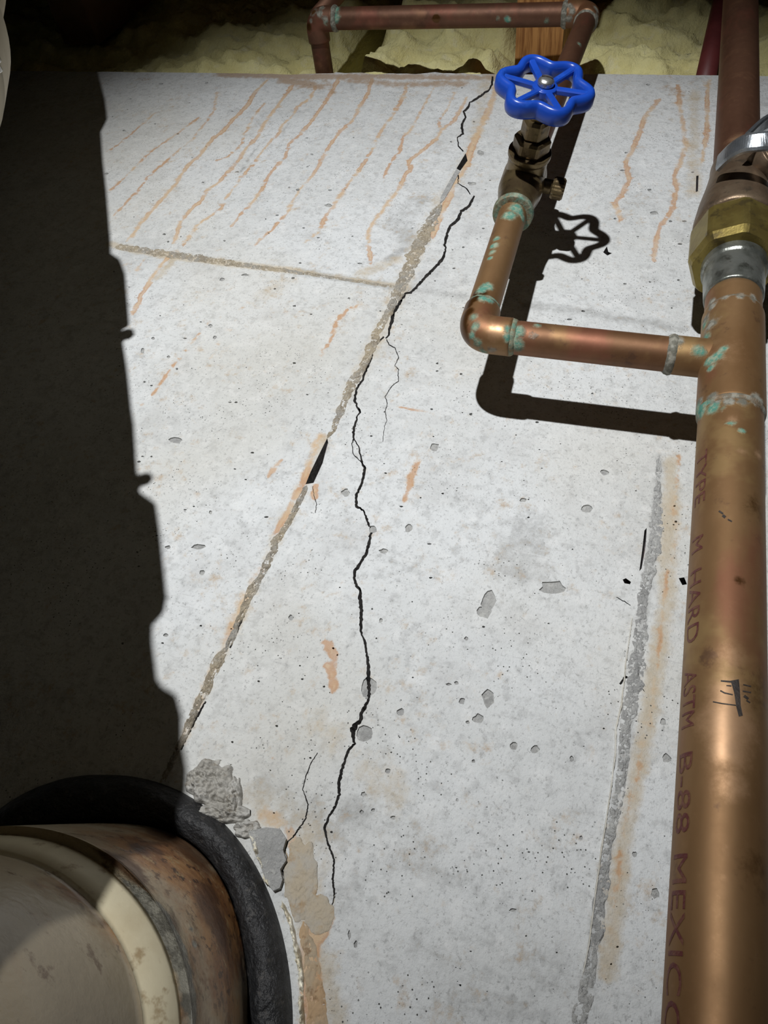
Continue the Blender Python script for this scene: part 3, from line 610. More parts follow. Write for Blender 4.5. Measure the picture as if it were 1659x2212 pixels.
# solder fillets at the tee
for t in (t_tee0, t_tee1):
    V, Fc = lathe(MA, MD, [(t - .0035, RM * .99), (t - .002, RM * 1.035), (t, RM * 1.06), (t + .001, RM * 1.04), (t + .0015, RM * .99)] if t == t_tee0 else [(t - .0015, RM * .99), (t - .001, RM * 1.04), (t, RM * 1.06), (t + .002, RM * 1.035), (t + .0035, RM * .99)], 64)
    mesh_obj('solder_bead', V, Fc, 'copper', mp, {'solder': np.full(len(V), .55), 'verd': spots(V, [(front(1515, 890), .012, .9)]), 'flux': np.zeros(len(V)), 'shine': np.zeros(len(V))})
# printed lettering, wrapped on the pipe
def wrap_text(txt, py0, py1, ang0, cap, parent):
    cu = bpy.data.curves.new('print', 'FONT'); cu.body = txt; cu.size = 1; cu.resolution_u = 3
    ob = bpy.data.objects.new('print', cu); C.objects.link(ob); dg = bpy.context.evaluated_depsgraph_get(); me = ob.evaluated_get(dg).to_mesh()
    bm = bmesh.new(); bm.from_mesh(me); ob.evaluated_get(dg).to_mesh_clear(); bpy.data.objects.remove(ob)
    for k in range(1, 12): bmesh.ops.bisect_plane(bm, geom=list(bm.verts) + list(bm.edges) + list(bm.faces), plane_co=(0, k * .06, 0), plane_no=(0, 1, 0))
    xs = [v.co.x for v in bm.verts]; x0, x1 = min(xs), max(xs); t0, t1 = tm(py0), tm(py1)
    vw = O - (MA + MD * (t0 + t1) / 2); vw = vw - MD * (vw @ MD); vw /= np.linalg.norm(vw); sd = np.cross(MD, vw)      # sd points to the right in the picture
    if (R.T @ sd)[0] < 0: sd = -sd
    V = []
    for v in bm.verts:
        t = t0 + (t1 - t0) * (v.co.x - x0) / (x1 - x0); an = ang0 + (v.co.y / .7) * cap / RM
        V.append(MA + MD * t + (RM + .00012) * (math.cos(an) * vw + math.sin(an) * sd))
    bm.verts.index_update(); Fc = [[v.index for v in f.verts] for f in bm.faces]; bm.free()
    return mesh_obj('printed_text', V, Fc, 'red_print', parent, smooth=False)
for txt, p0, p1 in (('TYPE', 1005, 1118), ('M', 1190, 1222), ('HARD', 1262, 1420), ('ASTM', 1480, 1605), ('B-88', 1660, 1835), ('MEXICO', 1880, 2290)):
    wrap_text(txt, p0, p1, math.radians(-66), .0085, lp)
def strokes(name, L, mat, parent):                # pen strokes on the main pipe: lists of (px, py, width px)
    V, Fc = [], []
    for P in L:
        P = np.array(P, float); T = np.gradient(P[:, :2], axis=0); T /= np.linalg.norm(T, axis=1)[:, None]; N = np.stack([-T[:, 1], T[:, 0]], 1)
        Q = []; n = 10
        for a in range(len(P) - 1):
            for k in range(n + (a == len(P) - 2)):
                f = k / n; c = P[a] + (P[a + 1] - P[a]) * f; nn = N[a] + (N[a + 1] - N[a]) * f; Q.append((c[:2] - nn * c[2] / 2, c[:2] + nn * c[2] / 2))
        for l_, r_q in Q:
            b = len(V)
            for m_ in range(5):
                q = front(*(l_ + (r_q - l_) * m_ / 4)); nr = q - MA; nr = nr - MD * (nr @ MD); nr /= np.linalg.norm(nr); V.append(q + nr * .00013)
        s0 = len(V) - len(Q) * 5
        for i in range(len(Q) - 1):
            for m_ in range(4): a = s0 + i * 5 + m_; Fc.append((a, a + 1, a + 6, a + 5))
    return mesh_obj(name, V, Fc, mat, parent, smooth=False)
strokes('marker_scribble', [[(1587,1469,18),(1592,1495,13),(1595,1525,10),(1600,1547,9)], [(1557,1471,3),(1580,1473,4)], [(1569,1481,2),(1580,1482,3)], [(1556,1492,3),(1565,1497,3),(1583,1501,2.5)], [(1540,1516,2.5),(1560,1520,2.5),(1592,1524,2.5)],
  [(1605,1479,2.5),(1622,1483,3)], [(1604,1493,3),(1622,1496,3)], [(1607,1503,6),(1616,1510,5)], [(1612,1513,3),(1620,1518,3)]], 'marker', lp)
strokes('print_mark', [[(1553,1104,4),(1562,1110,4)], [(1561,1113,6),(1567,1118,6)], [(1572,1122,3),(1581,1127,3)]], 'marker', lp)

# ------------------------------------------------------------------ ball valve above the tee
vt = tm(600)
bv = thing('ball_valve', 'brass and bronze valve with large nut above the copper tee', 'valve', MA + MD * vt)
def bpart(name, prof, mat, seg=64, sect=None, parent=bv, attrs=None):
    V, Fc = lathe(MA, MD, prof, seg, sect); a = None
    if mat.startswith('copper'): a = attrs(V) if attrs else {k: np.zeros(len(V)) for k in ('solder', 'verd', 'flux', 'shine')}
    return mesh_obj(name, V, Fc, mat, parent, a, smooth=sect is None)
c0, c1 = tm(648), tm(583)
bpart('solder_cup', soft(dense([(c0, RM + .0002), (c0 + .001, RM * 1.07), (c1 - .006, RM * 1.14), (c1 - .004, RM * 1.22), (c1 + .004, RM * 1.24), (c1 + .005, RM)], .002), .0006), 'solder_metal')
n0, n1 = c1 + .002, tm(507)
bpart('union_nut', [(n0, RM * 1.25), (n0, RM * 1.62), (n0 + .006, RM * 1.78), (n1 - .003, RM * 1.78), (n1, RM * 1.70), (n1, RM * 1.2)], 'brass', 96, hexs(8, .05))
d0, d1 = n1 + .0005, tm(384)
bpart('valve_body', soft([(d0, RM * 1.2), (d0, RM * 1.66), (d0 + .008, RM * 1.68), (d0 + (d1 - d0) * .40, RM * 1.52), (d0 + (d1 - d0) * .72, RM * 1.28), (d1, RM * 1.12), (d1 + .012, RM * 1.12), (d1 + .012, RM * 1.0)], .004), 'bronze')
# stem boss to the front right, steel lever round it
bo = MA + MD * tm(405); bd = np.array([.62, -.78, .08]); bd /= np.linalg.norm(bd)
V, Fc = lathe(bo, bd, soft([(.012, .012), (.030, .012), (.031, .0095), (.042, .0095), (.043, .006), (.052, .006)], .0008), 32); mesh_obj('stem_boss', V, Fc, 'bronze', bv)
def bar(name, P, wdt, thk, mat, parent, up=(0, 0, 1), nn=40):
    P = smooth_line(P, nn); T = np.gradient(P, axis=0); T /= np.linalg.norm(T, axis=1)[:, None]; U = np.array(up, float); V, Fc = [], []
    for p, t in zip(P, T):
        u_ = U - t * (U @ t); u_ /= np.linalg.norm(u_); s = np.cross(t, u_)
        for a, b in ((-1, -.6), (-.7, -1), (.7, -1), (1, -.6), (1, .6), (.7, 1), (-.7, 1), (-1, .6)): V.append(p + u_ * a * wdt / 2 + s * b * thk / 2)
    for i in range(len(P) - 1):
        for j in range(8): k = (j + 1) % 8; Fc.append((i * 8 + j, i * 8 + k, i * 8 + 8 + k, i * 8 + 8 + j))
    Fc += [tuple(range(8))[::-1], tuple(len(P) * 8 - 8 + j for j in range(8))]
    return mesh_obj(name, V, Fc, mat, parent, smooth=False)
bar('lever', [at(1553,352,.295), at(1578,328,.283), at(1608,311,.275), at(1640,306,.272), at(1672,303,.272), at(1730,296,.275), at(1800,286,.28)], .013, .004, 'zinc', bv, up=(0, -.55, .8))
bar('lever_fork', [at(1612,300,.283), at(1630,283,.285), at(1650,268,.287), at(1680,252,.29)], .010, .004, 'zinc', bv, up=(.3, -.5, .8), nn=20)
tp = thing('supply_pipe', 'dark reddish copper pipe rising above the brass valve', 'pipe', MA + MD * (d1 + .013))
V, Fc = lathe(MA, MD, dense([(d1 + .0125, RM), (1.28, RM)], .004), 64)
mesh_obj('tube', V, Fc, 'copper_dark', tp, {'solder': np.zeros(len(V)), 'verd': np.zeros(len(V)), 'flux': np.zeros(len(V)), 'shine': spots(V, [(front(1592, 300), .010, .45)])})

# ------------------------------------------------------------------ branch pipe: tee arm, elbow, short riser
RB = .0111; PY = .322
def sp(V, **kw): return {k: spots(V, kw.get(k, [])) for k in ('solder', 'verd', 'flux', 'shine')}
T0 = at(1492, 776, PY + .003); T0 = MA + MD * ((T0 - MA) @ MD)          # centre of the tee
E0 = at(1027, 720, PY - .001)                                     # corner of the elbow
bdir = (E0 - T0) / np.linalg.norm(E0 - T0)
up = at(1111, 452, PY + .002) - E0; up /= np.linalg.norm(up)
def bvis(px, py, A, D, r):                          # visible surface point of a straight pipe
    d_ = R @ np.array([px - CX, py - CY, F]); d_ /= np.linalg.norm(d_); o_ = O - A; a_ = d_ - D * (d_ @ D); b_ = o_ - D * (o_ @ D)
    A_, B_, C_ = a_ @ a_, 2 * a_ @ b_, b_ @ b_ - r * r; return O + d_ * ((-B_ - math.sqrt(max(B_ * B_ - 4 * A_ * C_, 0))) / (2 * A_))
LB = np.linalg.norm(E0 - T0)
V, Fc = lathe(T0, bdir, dense(soft([(RM * .6, RB * 1.1), (RM * 1.08 + .004, RB * 1.1), (RM * 1.08 + .016, RB * 1.1), (RM * 1.08 + .016, RB * .99)], .0006), .002), 48)
mesh_obj('tee_arm', V, Fc, 'copper', mp, sp(V, solder=[(T0 + bdir * (RM * 1.08 + .016) + np.array([0, -.011, 0]), .007, .8)], verd=[(bvis(1510, 760, T0, bdir, RB), .006, .8)]))
bp = thing('branch_pipe', 'small copper branch with green corroded elbow below the valve', 'pipe', E0)
t_a = RM * 1.08 + .0165; t_b = LB - .024
V, Fc = lathe(T0, bdir, dense([(t_a, RB), (t_b + .004, RB)], .002), 48)
mesh_obj('tube', V, Fc, 'copper_red', bp, sp(V, verd=[(bvis(1120, 715, T0, bdir, RB), .006, .9), (bvis(1115, 745, T0, bdir, RB), .007, .9), (bvis(1160, 702, T0, bdir, RB), .004, .7), (bvis(1112, 730, T0, bdir, RB), .006, .8)], solder=[(bvis(1150, 725, T0, bdir, RB), .005, .5)]))
def ring(A, D, t, r, wd, hgt, parent, name='solder_bead', mat='copper', ver=.3, sol=.75):
    V, Fc = lathe(A, D, [(t - wd, r * .985), (t - wd * .5, r + hgt * .7), (t, r + hgt), (t + wd * .5, r + hgt * .7), (t + wd, r * .985)], 48)
    V = np.array([v + (v - (A + D * ((v - A) @ D))) * .05 * noise.noise(Vector(v * 260)) for v in V])
    return mesh_obj(name, V, Fc, mat, parent, {'solder': np.full(len(V), sol), 'verd': np.full(len(V), ver), 'flux': np.zeros(len(V)), 'shine': np.zeros(len(V))})
ring(T0, bdir, t_a + .0008, RB, .0035, .0020, bp, ver=.15)
def elbow_pts(A, d0, d1, rad, leg, n=18):           # path entering along d0 to corner A and leaving along d1
    P = [A - d0 * (rad + leg), A - d0 * (rad + leg * .5)]; a = A - d0 * rad; c = A + d1 * rad
    for k in range(n + 1):
        q = k / n; P.append((1 - q) ** 2 * a + 2 * q * (1 - q) * A + q * q * c)
    return P + [A + d1 * (rad + leg * .5), A + d1 * (rad + leg)]
RE = RB * 1.13
P = elbow_pts(E0, bdir, up, .0125, .0115)
V, Fc = sweep(smooth_line(P, 60), RE, 48)
mesh_obj('elbow', V, Fc, 'copper', bp, {'verd': pxs(V, [(1022,700,.005,.8),(1028,745,.005,.75),(1015,725,.004,.8),(1050,622,.006,.85),(1075,618,.006,.8),(1100,730,.005,.9),(1098,705,.004,.8),(1040,762,.005,.7),(1020,680,.005,.7)]),
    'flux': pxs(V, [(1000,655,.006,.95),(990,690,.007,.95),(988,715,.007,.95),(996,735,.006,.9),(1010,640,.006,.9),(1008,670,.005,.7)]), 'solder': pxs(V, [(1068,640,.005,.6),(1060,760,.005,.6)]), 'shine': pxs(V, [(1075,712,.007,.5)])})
ring(T0, bdir, LB - .0245, RB, .003, .0012, bp, ver=.55, sol=.4)
ring(E0, up, .0245, RB, .0035, .0012, bp, ver=.6, sol=.4)
# valve on the riser
zv = np.linalg.norm(at(1107, 466, PY + .002) - E0)                # lower end of the valve
V, Fc = lathe(E0, up, dense([(.021, RB), (zv + .006, RB)], .002), 48)
mesh_obj('riser', V, Fc, 'copper', bp, sp(V, verd=[(bvis(x, y, E0, up, RB), r, .95) for x, y, r in ((1072,515,.004),(1068,530,.005),(1062,545,.004),(1058,558,.003),(1100,465,.008),(1118,452,.009),(1130,470,.006),(1052,618,.006),(1040,625,.006))], flux=[(bvis(1035, 632, E0, up, RB), .007, .9)]))
# ------------------------------------------------------------------ gate valve with blue hand wheel
gv = thing('stop_valve', 'bronze stop valve with blue lobed hand wheel', 'valve', E0 + up * zv)
ze_ = .240; SBT = .197
def gl(name, A, D, prof, mat, seg=48, sect=None, b=.0007, parent=gv, at_=None):
    V, Fc = lathe(A, D, soft(prof, b) if b else prof, seg, sect)
    a = at_(V) if at_ else ({k: np.zeros(len(V)) for k in ('solder', 'verd', 'flux', 'shine')} if mat.startswith('copper') else None)
    return mesh_obj(name, V, Fc, mat, parent, a, smooth=sect is None)
gl('end_collar', E0, up, [(zv, RB), (zv, RB * 1.42), (zv + .005, RB * 1.46), (zv + .007, RB * 1.36), (zv + .007, RB)], 'copper', at_=lambda V: {'solder': np.full(len(V), .45), 'verd': np.full(len(V), .55), 'flux': np.zeros(len(V)), 'shine': np.zeros(len(V))})
gl('valve_body', E0, up, [(zv + .0065, RB), (zv + .0065, RB * 1.28), (zv + .020, RB * 1.36), (SBT - .016, RB * 1.62), (SBT + .012, RB * 1.62), (SBT + .026, RB * 1.30), (ze_, RB * 1.30), (ze_, RB)], 'bronze_dark', b=.004)
gl('end_collar', E0, up, [(ze_ - .0005, RB), (ze_ - .0005, RB * 1.40), (ze_ + .006, RB * 1.40), (ze_ + .006, RB)], 'bronze_dark')
ang = math.radians(8); sd = np.array([math.sin(ang), -math.cos(ang), .0])
HUBC = at(1180, 176, PY - .0775)
SB = E0 + up * SBT; sdv = HUBC - SB; hl = np.linalg.norm(sdv); sd = sdv / hl
gl('bonnet_seat', SB, sd, [(.004, RB * .9), (.004, RB * 1.42), (.0215, RB * 1.42), (.0235, RB * 1.55), (.0275, RB * 1.55), (.0275, RB * .5)], 'bronze_dark')
gl('bonnet_nut', SB, sd, [(.0278, .006), (.0278, .0142), (.0300, .0152), (.0375, .0152), (.0395, .0138), (.0395, .006)], 'bronze_dark', 48, hexs(6), b=0)
gl('packing_nut', SB, sd, [(.0397, .004), (.0397, .0098), (.0415, .0112), (.0520, .0112), (.0545, .0098), (.0545, .0075), (.0600, .0075), (.0600, .003)], 'bronze_dark', 48, hexs(6), b=0)
gl('stem', SB, sd, [(.060, .0015), (.060, .0040), (hl - .006, .0040), (hl - .006, .001)], 'bronze_dark', 24)
# side drain cap
sx = np.cross(up, sd); sx = sx if sx[0] > 0 else -sx
dc = gl('drain_spout', SB, sx, [(.012, .003), (.012, .0058), (.024, .0058), (.024, .002)], 'bronze_dark', 32)
gl('drain_cap', SB, sx, [(.0242, .002), (.0242, .0075), (.026, .0085), (.033, .0085), (.0345, .0070), (.0345, .001)], 'bronze_dark', 40, lambda th: 1 + .03 * np.cos(20 * th), b=0)
# the wheel
RW = .0345
wx = np.array([1, 0, 0.]) - sd * sd[0]; wx /= np.linalg.norm(wx); wz = np.cross(sd, wx)
if wz[2] < 0: wz = -wz
def wheel_pt(r, th, h_): return HUBC + wx * r * math.cos(th) + wz * r * math.sin(th) + sd * h_
wh = bpy.data.objects.new('hand_wheel', None)
nT = 192; V, Fc = [], []
sec = [(-.0027, -.0075), (-.0034, -.0055), (-.0034, .0005), (-.0022, .0032), (.0000, .0042), (.0022, .0032), (.0034, .0005), (.0036, -.0055), (.0030, -.0078), (.0022, -.0080), (.0012, -.0030), (-.0012, -.0030), (-.0020, -.0078)]
for i in range(nT):
    th = 2 * math.pi * i / nT; lob = math.cos(6 * th); r0 = RW * (.872 + .098 * lob - .02 * (1 - lob) ** 2 * .25)
    dr = RW * (-.098 * 6 * math.sin(6 * th)); tn = math.atan2(dr, r0)                                 # keep the rim even in the notches
    for a, b in sec: V.append(wheel_pt(r0 + a * math.cos(tn), th - a * math.sin(tn) / r0, b - .0035))
k = len(sec)
for i in range(nT):
    for j in range(k): a, b = i * k, ((i + 1) % nT) * k; Fc.append((a + j, a + (j + 1) % k, b + (j + 1) % k, b + j))
rim = mesh_obj('hand_wheel', V, Fc, 'blue_paint', gv); bpy.data.objects.remove(wh)
for s in range(6):
    th = s * math.pi / 3; P = [wheel_pt(.006, th, -.0052), wheel_pt(.014, th, -.0045), wheel_pt(RW * .90, th, -.0035)]
    bar('spoke', P, .0050, .0042, 'blue_paint', rim, up=tuple(np.cross(sd, wx * math.cos(th) + wz * math.sin(th))), nn=8)
V, Fc = lathe(HUBC, sd, soft([(-.013, .003), (-.013, .0070), (-.008, .0095), (-.003, .0095), (-.002, .004)], .0008), 40); mesh_obj('hub', V, Fc, 'blue_paint', rim)
V, Fc = lathe(HUBC, sd, soft([(-.0021, .002), (-.0021, .0062), (.0010, .0060), (.0026, .0042), (.0033, .0015)], .0008), 32); mesh_obj('screw', V, Fc, 'screw_steel', rim)
bar('screw_slot', [HUBC + sd * .0033 - wx * .0040, HUBC + sd * .0034, HUBC + sd * .0033 + wx * .0040], .0010, .0006, 'marker', rim, up=tuple(sd), nn=6)

# ------------------------------------------------------------------ upper pipe: riser, elbow, run along the wall top, run to the back
ul = thing('level_water_pipe', 'dull copper pipe running level above the wall top', 'pipe', E0 + up * (ze_ + .007))
RT = .0118; UY = .334
q1 = E0 + up * ((at(1285, 38, UY) - E0) @ up)                      # corner under the upper elbow
q1 = at(1272, 30, UY)
rdir = q1 - (E0 + up * (ze_ + .0062)); Lr = np.linalg.norm(rdir); rdir /= Lr; r0_ = E0 + up * (ze_ + .0062)
q2 = at(683, 41, UY + .002); hd = (q2 - q1) / np.linalg.norm(q2 - q1); Lh = np.linalg.norm(q2 - q1)
V, Fc = lathe(r0_, rdir, dense([(0, RB), (Lr - .02, RB)], .003), 48); mesh_obj('riser', V, Fc, 'copper_dark', ul, sp(V, verd=[(bvis(1252, 95, r0_, rdir, RB), .005, .7), (bvis(1215, 240, r0_, rdir, RB), .006, .6)]))
P = elbow_pts(q1, rdir, hd, .014, .012); V, Fc = sweep(smooth_line(P, 50), RT * 1.12, 48)
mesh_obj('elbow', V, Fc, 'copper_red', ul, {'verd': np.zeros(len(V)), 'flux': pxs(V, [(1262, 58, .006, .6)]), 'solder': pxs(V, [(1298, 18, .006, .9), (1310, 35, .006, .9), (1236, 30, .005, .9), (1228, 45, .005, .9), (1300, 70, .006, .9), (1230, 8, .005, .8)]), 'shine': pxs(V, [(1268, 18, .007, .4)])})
ring(q1, hd, .0255, RT, .004, .0022, ul, ver=.2, sol=.85); ring(r0_, rdir, Lr - .0255, RB, .003, .0018, ul, ver=.15, sol=.85)
V, Fc = lathe(q1, hd, dense([(.022, RT), (Lh - .018, RT)], .003), 48)
mesh_obj('tube', V, Fc, 'copper_dark', ul, sp(V, verd=[(bvis(1097, 42, q1, hd, RT), .005, 1.), (bvis(1075, 40, q1, hd, RT), .004, .7), (bvis(1180, 45, q1, hd, RT), .006, .6), (bvis(724, 20, q1, hd, RT), .008, 1.), (bvis(724, 38, q1, hd, RT), .008, 1.), (bvis(726, 8, q1, hd, RT), .008, 1.)], solder=[(bvis(712, 50, q1, hd, RT), .009, .7)], flux=[(bvis(942, 40, q1, hd, RT), .0045, 1.6)]))
bk = np.array([0., 1, 0])
P = elbow_pts(q2, hd, bk, .013, .011); V, Fc = sweep(smooth_line(P, 50), RT * 1.14, 48)
mesh_obj('elbow', V, Fc, 'copper_dark', ul, {'verd': pxs(V, [(700, 55, .005, .6)]), 'flux': pxs(V, [(670, 25, .006, .7), (660, 62, .006, .8)]), 'solder': pxs(V, [(655, 18, .007, .95), (685, 30, .005, .9), (668, 46, .004, .8), (700, 45, .006, .8), (690, 10, .005, .8)]), 'shine': np.zeros(len(V))})
ring(q2, -hd, .0245, RT, .004, .0022, ul, ver=.3, sol=.85)
V, Fc = lathe(q2 + bk * .02, bk, dense([(0, RT * .97), (.23 - .02, RT * .97)], .004), 40)
mesh_obj('back_run', V, Fc, 'copper_dark', ul, sp(V, solder=[(at(712, 82, UY + .03), .009, .8)]))
V, Fc = lathe(q2 + np.array([0, 0, .008]), np.array([0, 0, 1.]), [(0, RT * .9), (.35, RT * .9)], 40)
mesh_obj('rise', V, Fc, 'copper_dark', ul, sp(V))

# ------------------------------------------------------------------ red plastic pipe behind
ra = at(1524, 158, WY + .012); ra[2] = ZT + .001; rb = at(1556, 20, WY + .006)
rd = thing('red_plastic_pipe', 'dark red plastic pipe rising behind the large copper pipe', 'pipe', ra)
dr_ = (rb - ra) / np.linalg.norm(rb - ra)
V, Fc = lathe(ra, dr_, [(0, .0115), (.35, .0115)], 32); mesh_obj('tube', V, Fc, 'red_pipe', rd)
# ------------------------------------------------------------------ drain pipe leaving through the wall at lower left
dp = thing('drain_pipe', 'stained cream drain pipe slanting past the left edge into the wall', 'drain pipe', at(60, 2230, .30))
def loft(secs, n=72):
    V, Fc = [], []
    for Y, c, rx, ry, p in secs: V += [at(x, y, Y) for x, y in superell(c, rx, ry, p, n)]
    for i in range(len(secs) - 1):
        for j in range(n): k_ = (j + 1) % n; Fc.append((i * n + j, i * n + k_, i * n + n + k_, i * n + n + j))
    Fc += [tuple(range(n)), tuple((len(secs) - 1) * n + j for j in range(n))[::-1]]
    return np.array(V), Fc
def lerp(a, b, f): return tuple(x + (y - x) * f for x, y in zip(a, b))
s0, s1 = (WY + .05, 225, 2230, 258, 382, 2.7), (WY - .004, 225, 2230, 311, 452, 2.7); s2 = (.312, 18, 2236, 398, 452, 2.15)
rows = [s0] + [lerp(s1, s2, f) for f in np.linspace(0, 1, 40)]
rows = [(r[0], (r[1], r[2]), r[3] * (1 + .05 * math.sin(math.pi * i / 40) ** 2), r[4], r[5]) for i, r in enumerate(rows)]
V, Fc = loft(rows, 160)
q = lambda x, y, Y=.34: at(x, y, Y)
da = {'rust': pxs(V, [(440,1960,.045,.95),(350,1850,.04,.8),(480,2060,.035,.75),(400,2120,.03,.5),(500,1960,.03,.95),(300,1800,.03,.5),(430,1900,.03,.9)]),
      'brown': pxs(V, [(262,1872,.014,1.1),(290,1885,.012,1.),(470,1975,.018,.9),(190,1935,.006,.9),(342,1835,.006,1.),(300,1825,.008,.8),(420,1830,.03,.8),(400,1790,.03,.8),(465,1925,.012,.8),(130,1880,.006,.7),(380,1985,.008,.8)]),
      'grey': pxs(V, [(335,1960,.007,.9),(345,1985,.008,.9),(350,2015,.007,.9),(358,2050,.009,.95),(378,2090,.009,.95),(398,2140,.009,.95),(405,2180,.008,.9),(328,2000,.006,.8),(420,2000,.004,.8),(425,2035,.004,.7)])}
mesh_obj('barrel', V, Fc, 'drain', dp, da)
rows = [(.3125, (14, 2238), 372, 432, 2.1), (.3125, (6, 2238), 388, 436, 2.1), (.309, (-8, 2238), 394, 430, 2.05), (.304, (-32, 2239), 388, 424, 2.), (.299, (-52, 2240), 372, 408, 2.), (.2985, (-54, 2240), 360, 392, 2.)]
V, Fc = loft(rows, 120); mesh_obj('pipe_lip', V, Fc, 'drain_white', dp)
rows = [(.2985, (-56, 2240), 366, 398, 2.), (.292, (-82, 2244), 376, 406, 2.), (.27, (-170, 2262), 395, 425, 2.), (.25, (-262, 2290), 410, 445, 2.), (.235, (-345, 2320), 420, 460, 2.), (.215, (-500, 2380), 425, 465, 2.), (.195, (-690, 2450), 425, 465, 2.)]
V, Fc = loft(rows, 96); z_ = np.zeros(len(V))
mesh_obj('hub', V, Fc, 'drain', dp, {'rust': spots(V, [(q(150, 1935, .29), .012, .6), (q(250, 2020, .295), .012, .5)]), 'brown': spots(V, [(q(215, 1990, .295), .006, .8), (q(100, 2060, .29), .006, .5)]), 'grey': z_})

# the slanting drain line and its couplings: the thing whose shadow lies on the wall at left
SHADOW = [(212,158),(227,215),(232,254),(218,282),(223,351),(230,411),(239,517),(240,548),(260,562),(271,592),(279,687),(280,700),(263,710),(266,738),(276,801),(285,886),(290,916),(296,1012),(303,1063),(337,1087),(346,1145),(361,1289),(355,1322),(330,1350),(330,1386),(340,1467),(352,1485),(382,1503),(393,1542),(394,1600),(405,1660)]
W1, W2 = at(223, 350, WY), at(345, 1250, WY); n1_ = np.cross(W1 - LP, W2 - LP); n1_ /= np.linalg.norm(n1_); n1_ *= -np.sign(n1_[0])
c1_, c2_ = R @ np.array([-8 - CX, 300 - CY, F]), R @ np.array([-90 - CX, 1400 - CY, F]); n2_ = np.cross(c1_, c2_); n2_ /= np.linalg.norm(n2_); n2_ *= -np.sign(n2_[0])
SDir = np.cross(n1_, n2_); SDir /= np.linalg.norm(SDir); SDir *= np.sign(SDir[2])
RS = .066
SP = np.linalg.lstsq(np.array([n1_, n2_]), np.array([n1_ @ LP + RS, n2_ @ O + RS]), rcond=None)[0]; SP = SP + SDir * (1.7 - SP[2]) / SDir[2]
prof = []
for p in SHADOW:
    Wp = at(*p, WY); v_ = Wp - LP; nn_ = np.cross(v_, SDir); dist = abs((SP - LP) @ nn_) / np.linalg.norm(nn_)
    Mx = np.array([v_, -SDir]).T; t_ = np.linalg.lstsq(Mx, SP - LP, rcond=None)[0][1]; prof.append((t_, dist))
prof = sorted(prof)
for i in range(1, len(prof)):
    if prof[i][0] <= prof[i - 1][0]: prof[i] = (prof[i - 1][0] + .0004, prof[i][1])
cuts = [0]                                        # split where the couplings begin
dl = dp
nP = len(prof); seg_names = [(0, 7, 'lower_coupling'), (7, 13, 'coupling_sleeve'), (13, 19, 'drain_tube'), (19, 23, 'upper_coupling'), (23, nP, 'upper_sleeve')]
for a, b, nm in seg_names:
    pr = prof[a:min(b + 1, nP)]
    if a == 0: pr = [(pr[0][0] - .10, pr[0][1] * .72)] + pr
    if b >= nP: pr = pr + [(pr[-1][0] + .9, pr[-1][1] - .004)]
    V, Fc = lathe(SP, SDir, soft(pr, .0015), 64); mesh_obj(nm, V, Fc, 'drain_pale', dl)
def clamp(px, py):                                 # hose clamp with screw housing that shows in the shadow
    Wp = at(px, py, WY); v_ = Wp - LP; Mx = np.array([v_, -SDir]).T; s_ = np.linalg.lstsq(Mx, SP - LP, rcond=None)[0]
    t_ = s_[1]; X_ = LP + v_ * s_[0]; rr = np.interp(t_, [p[0] for p in prof], [p[1] for p in prof])
    V, Fc = lathe(SP, SDir, soft([(t_ - .006, rr - .002), (t_ - .006, rr + .001), (t_ + .006, rr + .001), (t_ + .006, rr - .002)], .0004), 64); b = mesh_obj('hose_clamp', V, Fc, 'zinc', dl)
    ax = SP + SDir * t_; od = X_ - ax; od /= np.linalg.norm(od); tg = np.cross(SDir, od)
    V, Fc = lathe(ax + od * (rr + .0035) - tg * .010, tg, soft([(0, .002), (0, .0052), (.018, .0052), (.018, .0035), (.023, .0035), (.023, .001)], .0006), 24); mesh_obj('clamp_screw', V, Fc, 'screw_steel', b)
clamp(276, 722); clamp(310, 1036)
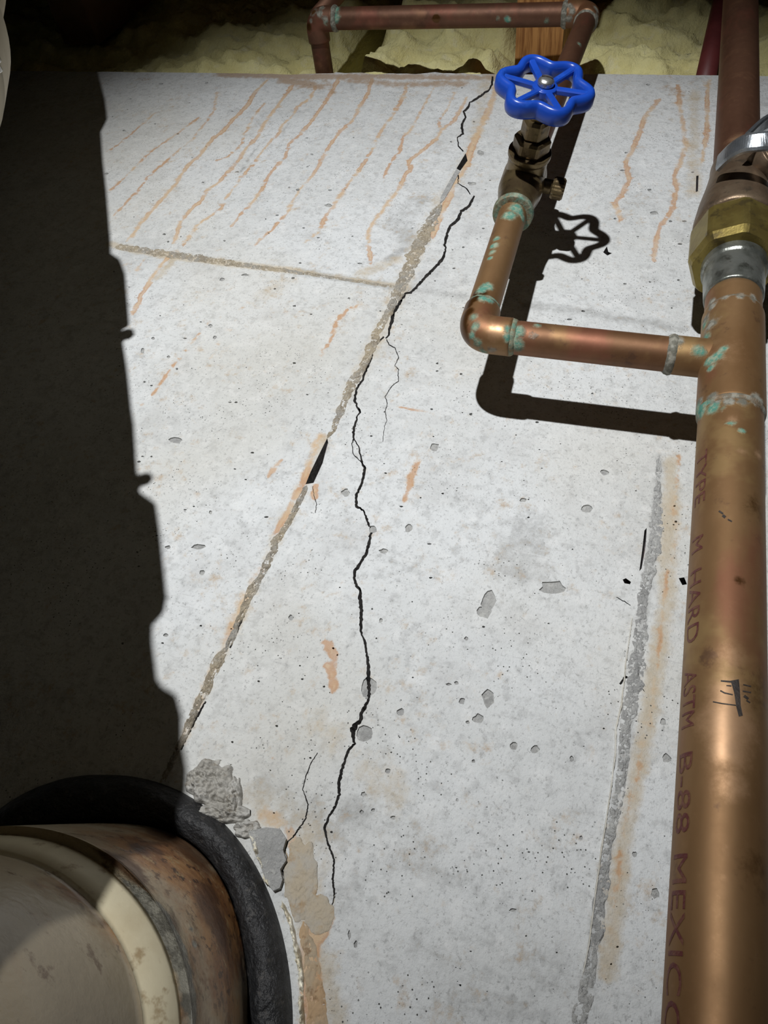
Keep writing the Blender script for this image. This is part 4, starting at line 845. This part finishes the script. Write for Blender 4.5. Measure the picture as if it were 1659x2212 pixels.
# curved end that joins the slanted line to the hub
e_t = prof[0][0] - .10; e_r = prof[0][1] * .72; pA = SP + SDir * e_t
V1 = at(-690, 2450, .195)
def bez(a, b, c, d, n):
    t = np.linspace(0, 1, n)[:, None]; return (1 - t) ** 3 * a + 3 * t * (1 - t) ** 2 * b + 3 * t * t * (1 - t) * c + t ** 3 * d
hubr = 425 * mpp(-690, 2450, .195)
Pb = bez(pA, pA - SDir * .07, V1 + np.array([-.02, -.06, -.01]), V1, 30)
V, Fc = sweep(Pb, np.linspace(e_r, hubr * .97, 30), 64); mesh_obj('bend', V, Fc, 'drain_pale', dp)

# black rubber seal round the drain pipe, with a bead of caulk
sl = thing('pipe_seal', 'black rubber ring sealing the drain pipe into the wall', 'pipe seal', at(225, 2230, WY))
ny = 10; n = 160; rings = []
for a in range(ny + 1):
    f = a / ny; p = 2.7 + (2.2 - 2.7) * f; rx = 316 + (408 - 316) * f; ry = 456 + (556 - 456) * f; hgt = .012 * (math.sin(math.pi * min(max(f * .9 + .08, 0), 1)) ** .6)
    rings.append((superell((225, 2230), rx, ry, p, n), hgt))
V, Fc = [], []
for L, hg in rings:
    for j, (x, y) in enumerate(L):
        b = at(x, y, WY); b[1] -= hg * (1 + .25 * noise.fractal(Vector(b * 70), 1., 2., 3)) - .002; V.append(b)
for L in (rings[-1][0], rings[0][0]):
    for x, y in L: b = at(x, y, WY); b[1] += .03; V.append(b)
m_ = len(rings) + 2
for i in range(m_):
    for j in range(n): k_ = (j + 1) % n; a, b = i * n, ((i + 1) % m_) * n; Fc.append((a + j, a + k_, b + k_, b + j))
mesh_obj('rubber_ring', V, Fc, 'rubber', sl)
strip('caulk_bead', [(543,1800,10),(554,1832,12),(566,1866,8),(572,1885,4)], 'caulk', .008, sl, n_across=9, rough=.7, seed=21)
strip('caulk_bead', [(568,1885,10),(577,1903,18),(586,1918,8)], 'caulk', .010, sl, n_across=9, rough=.6, seed=22)
strip('caulk_bead', [(608,1945,4),(626,1985,11),(637,2030,9),(646,2070,13),(652,2110,13),(650,2160,11),(653,2190,12),(655,2240,12)], 'caulk', .007, sl, n_across=9, rough=.8, seed=23)
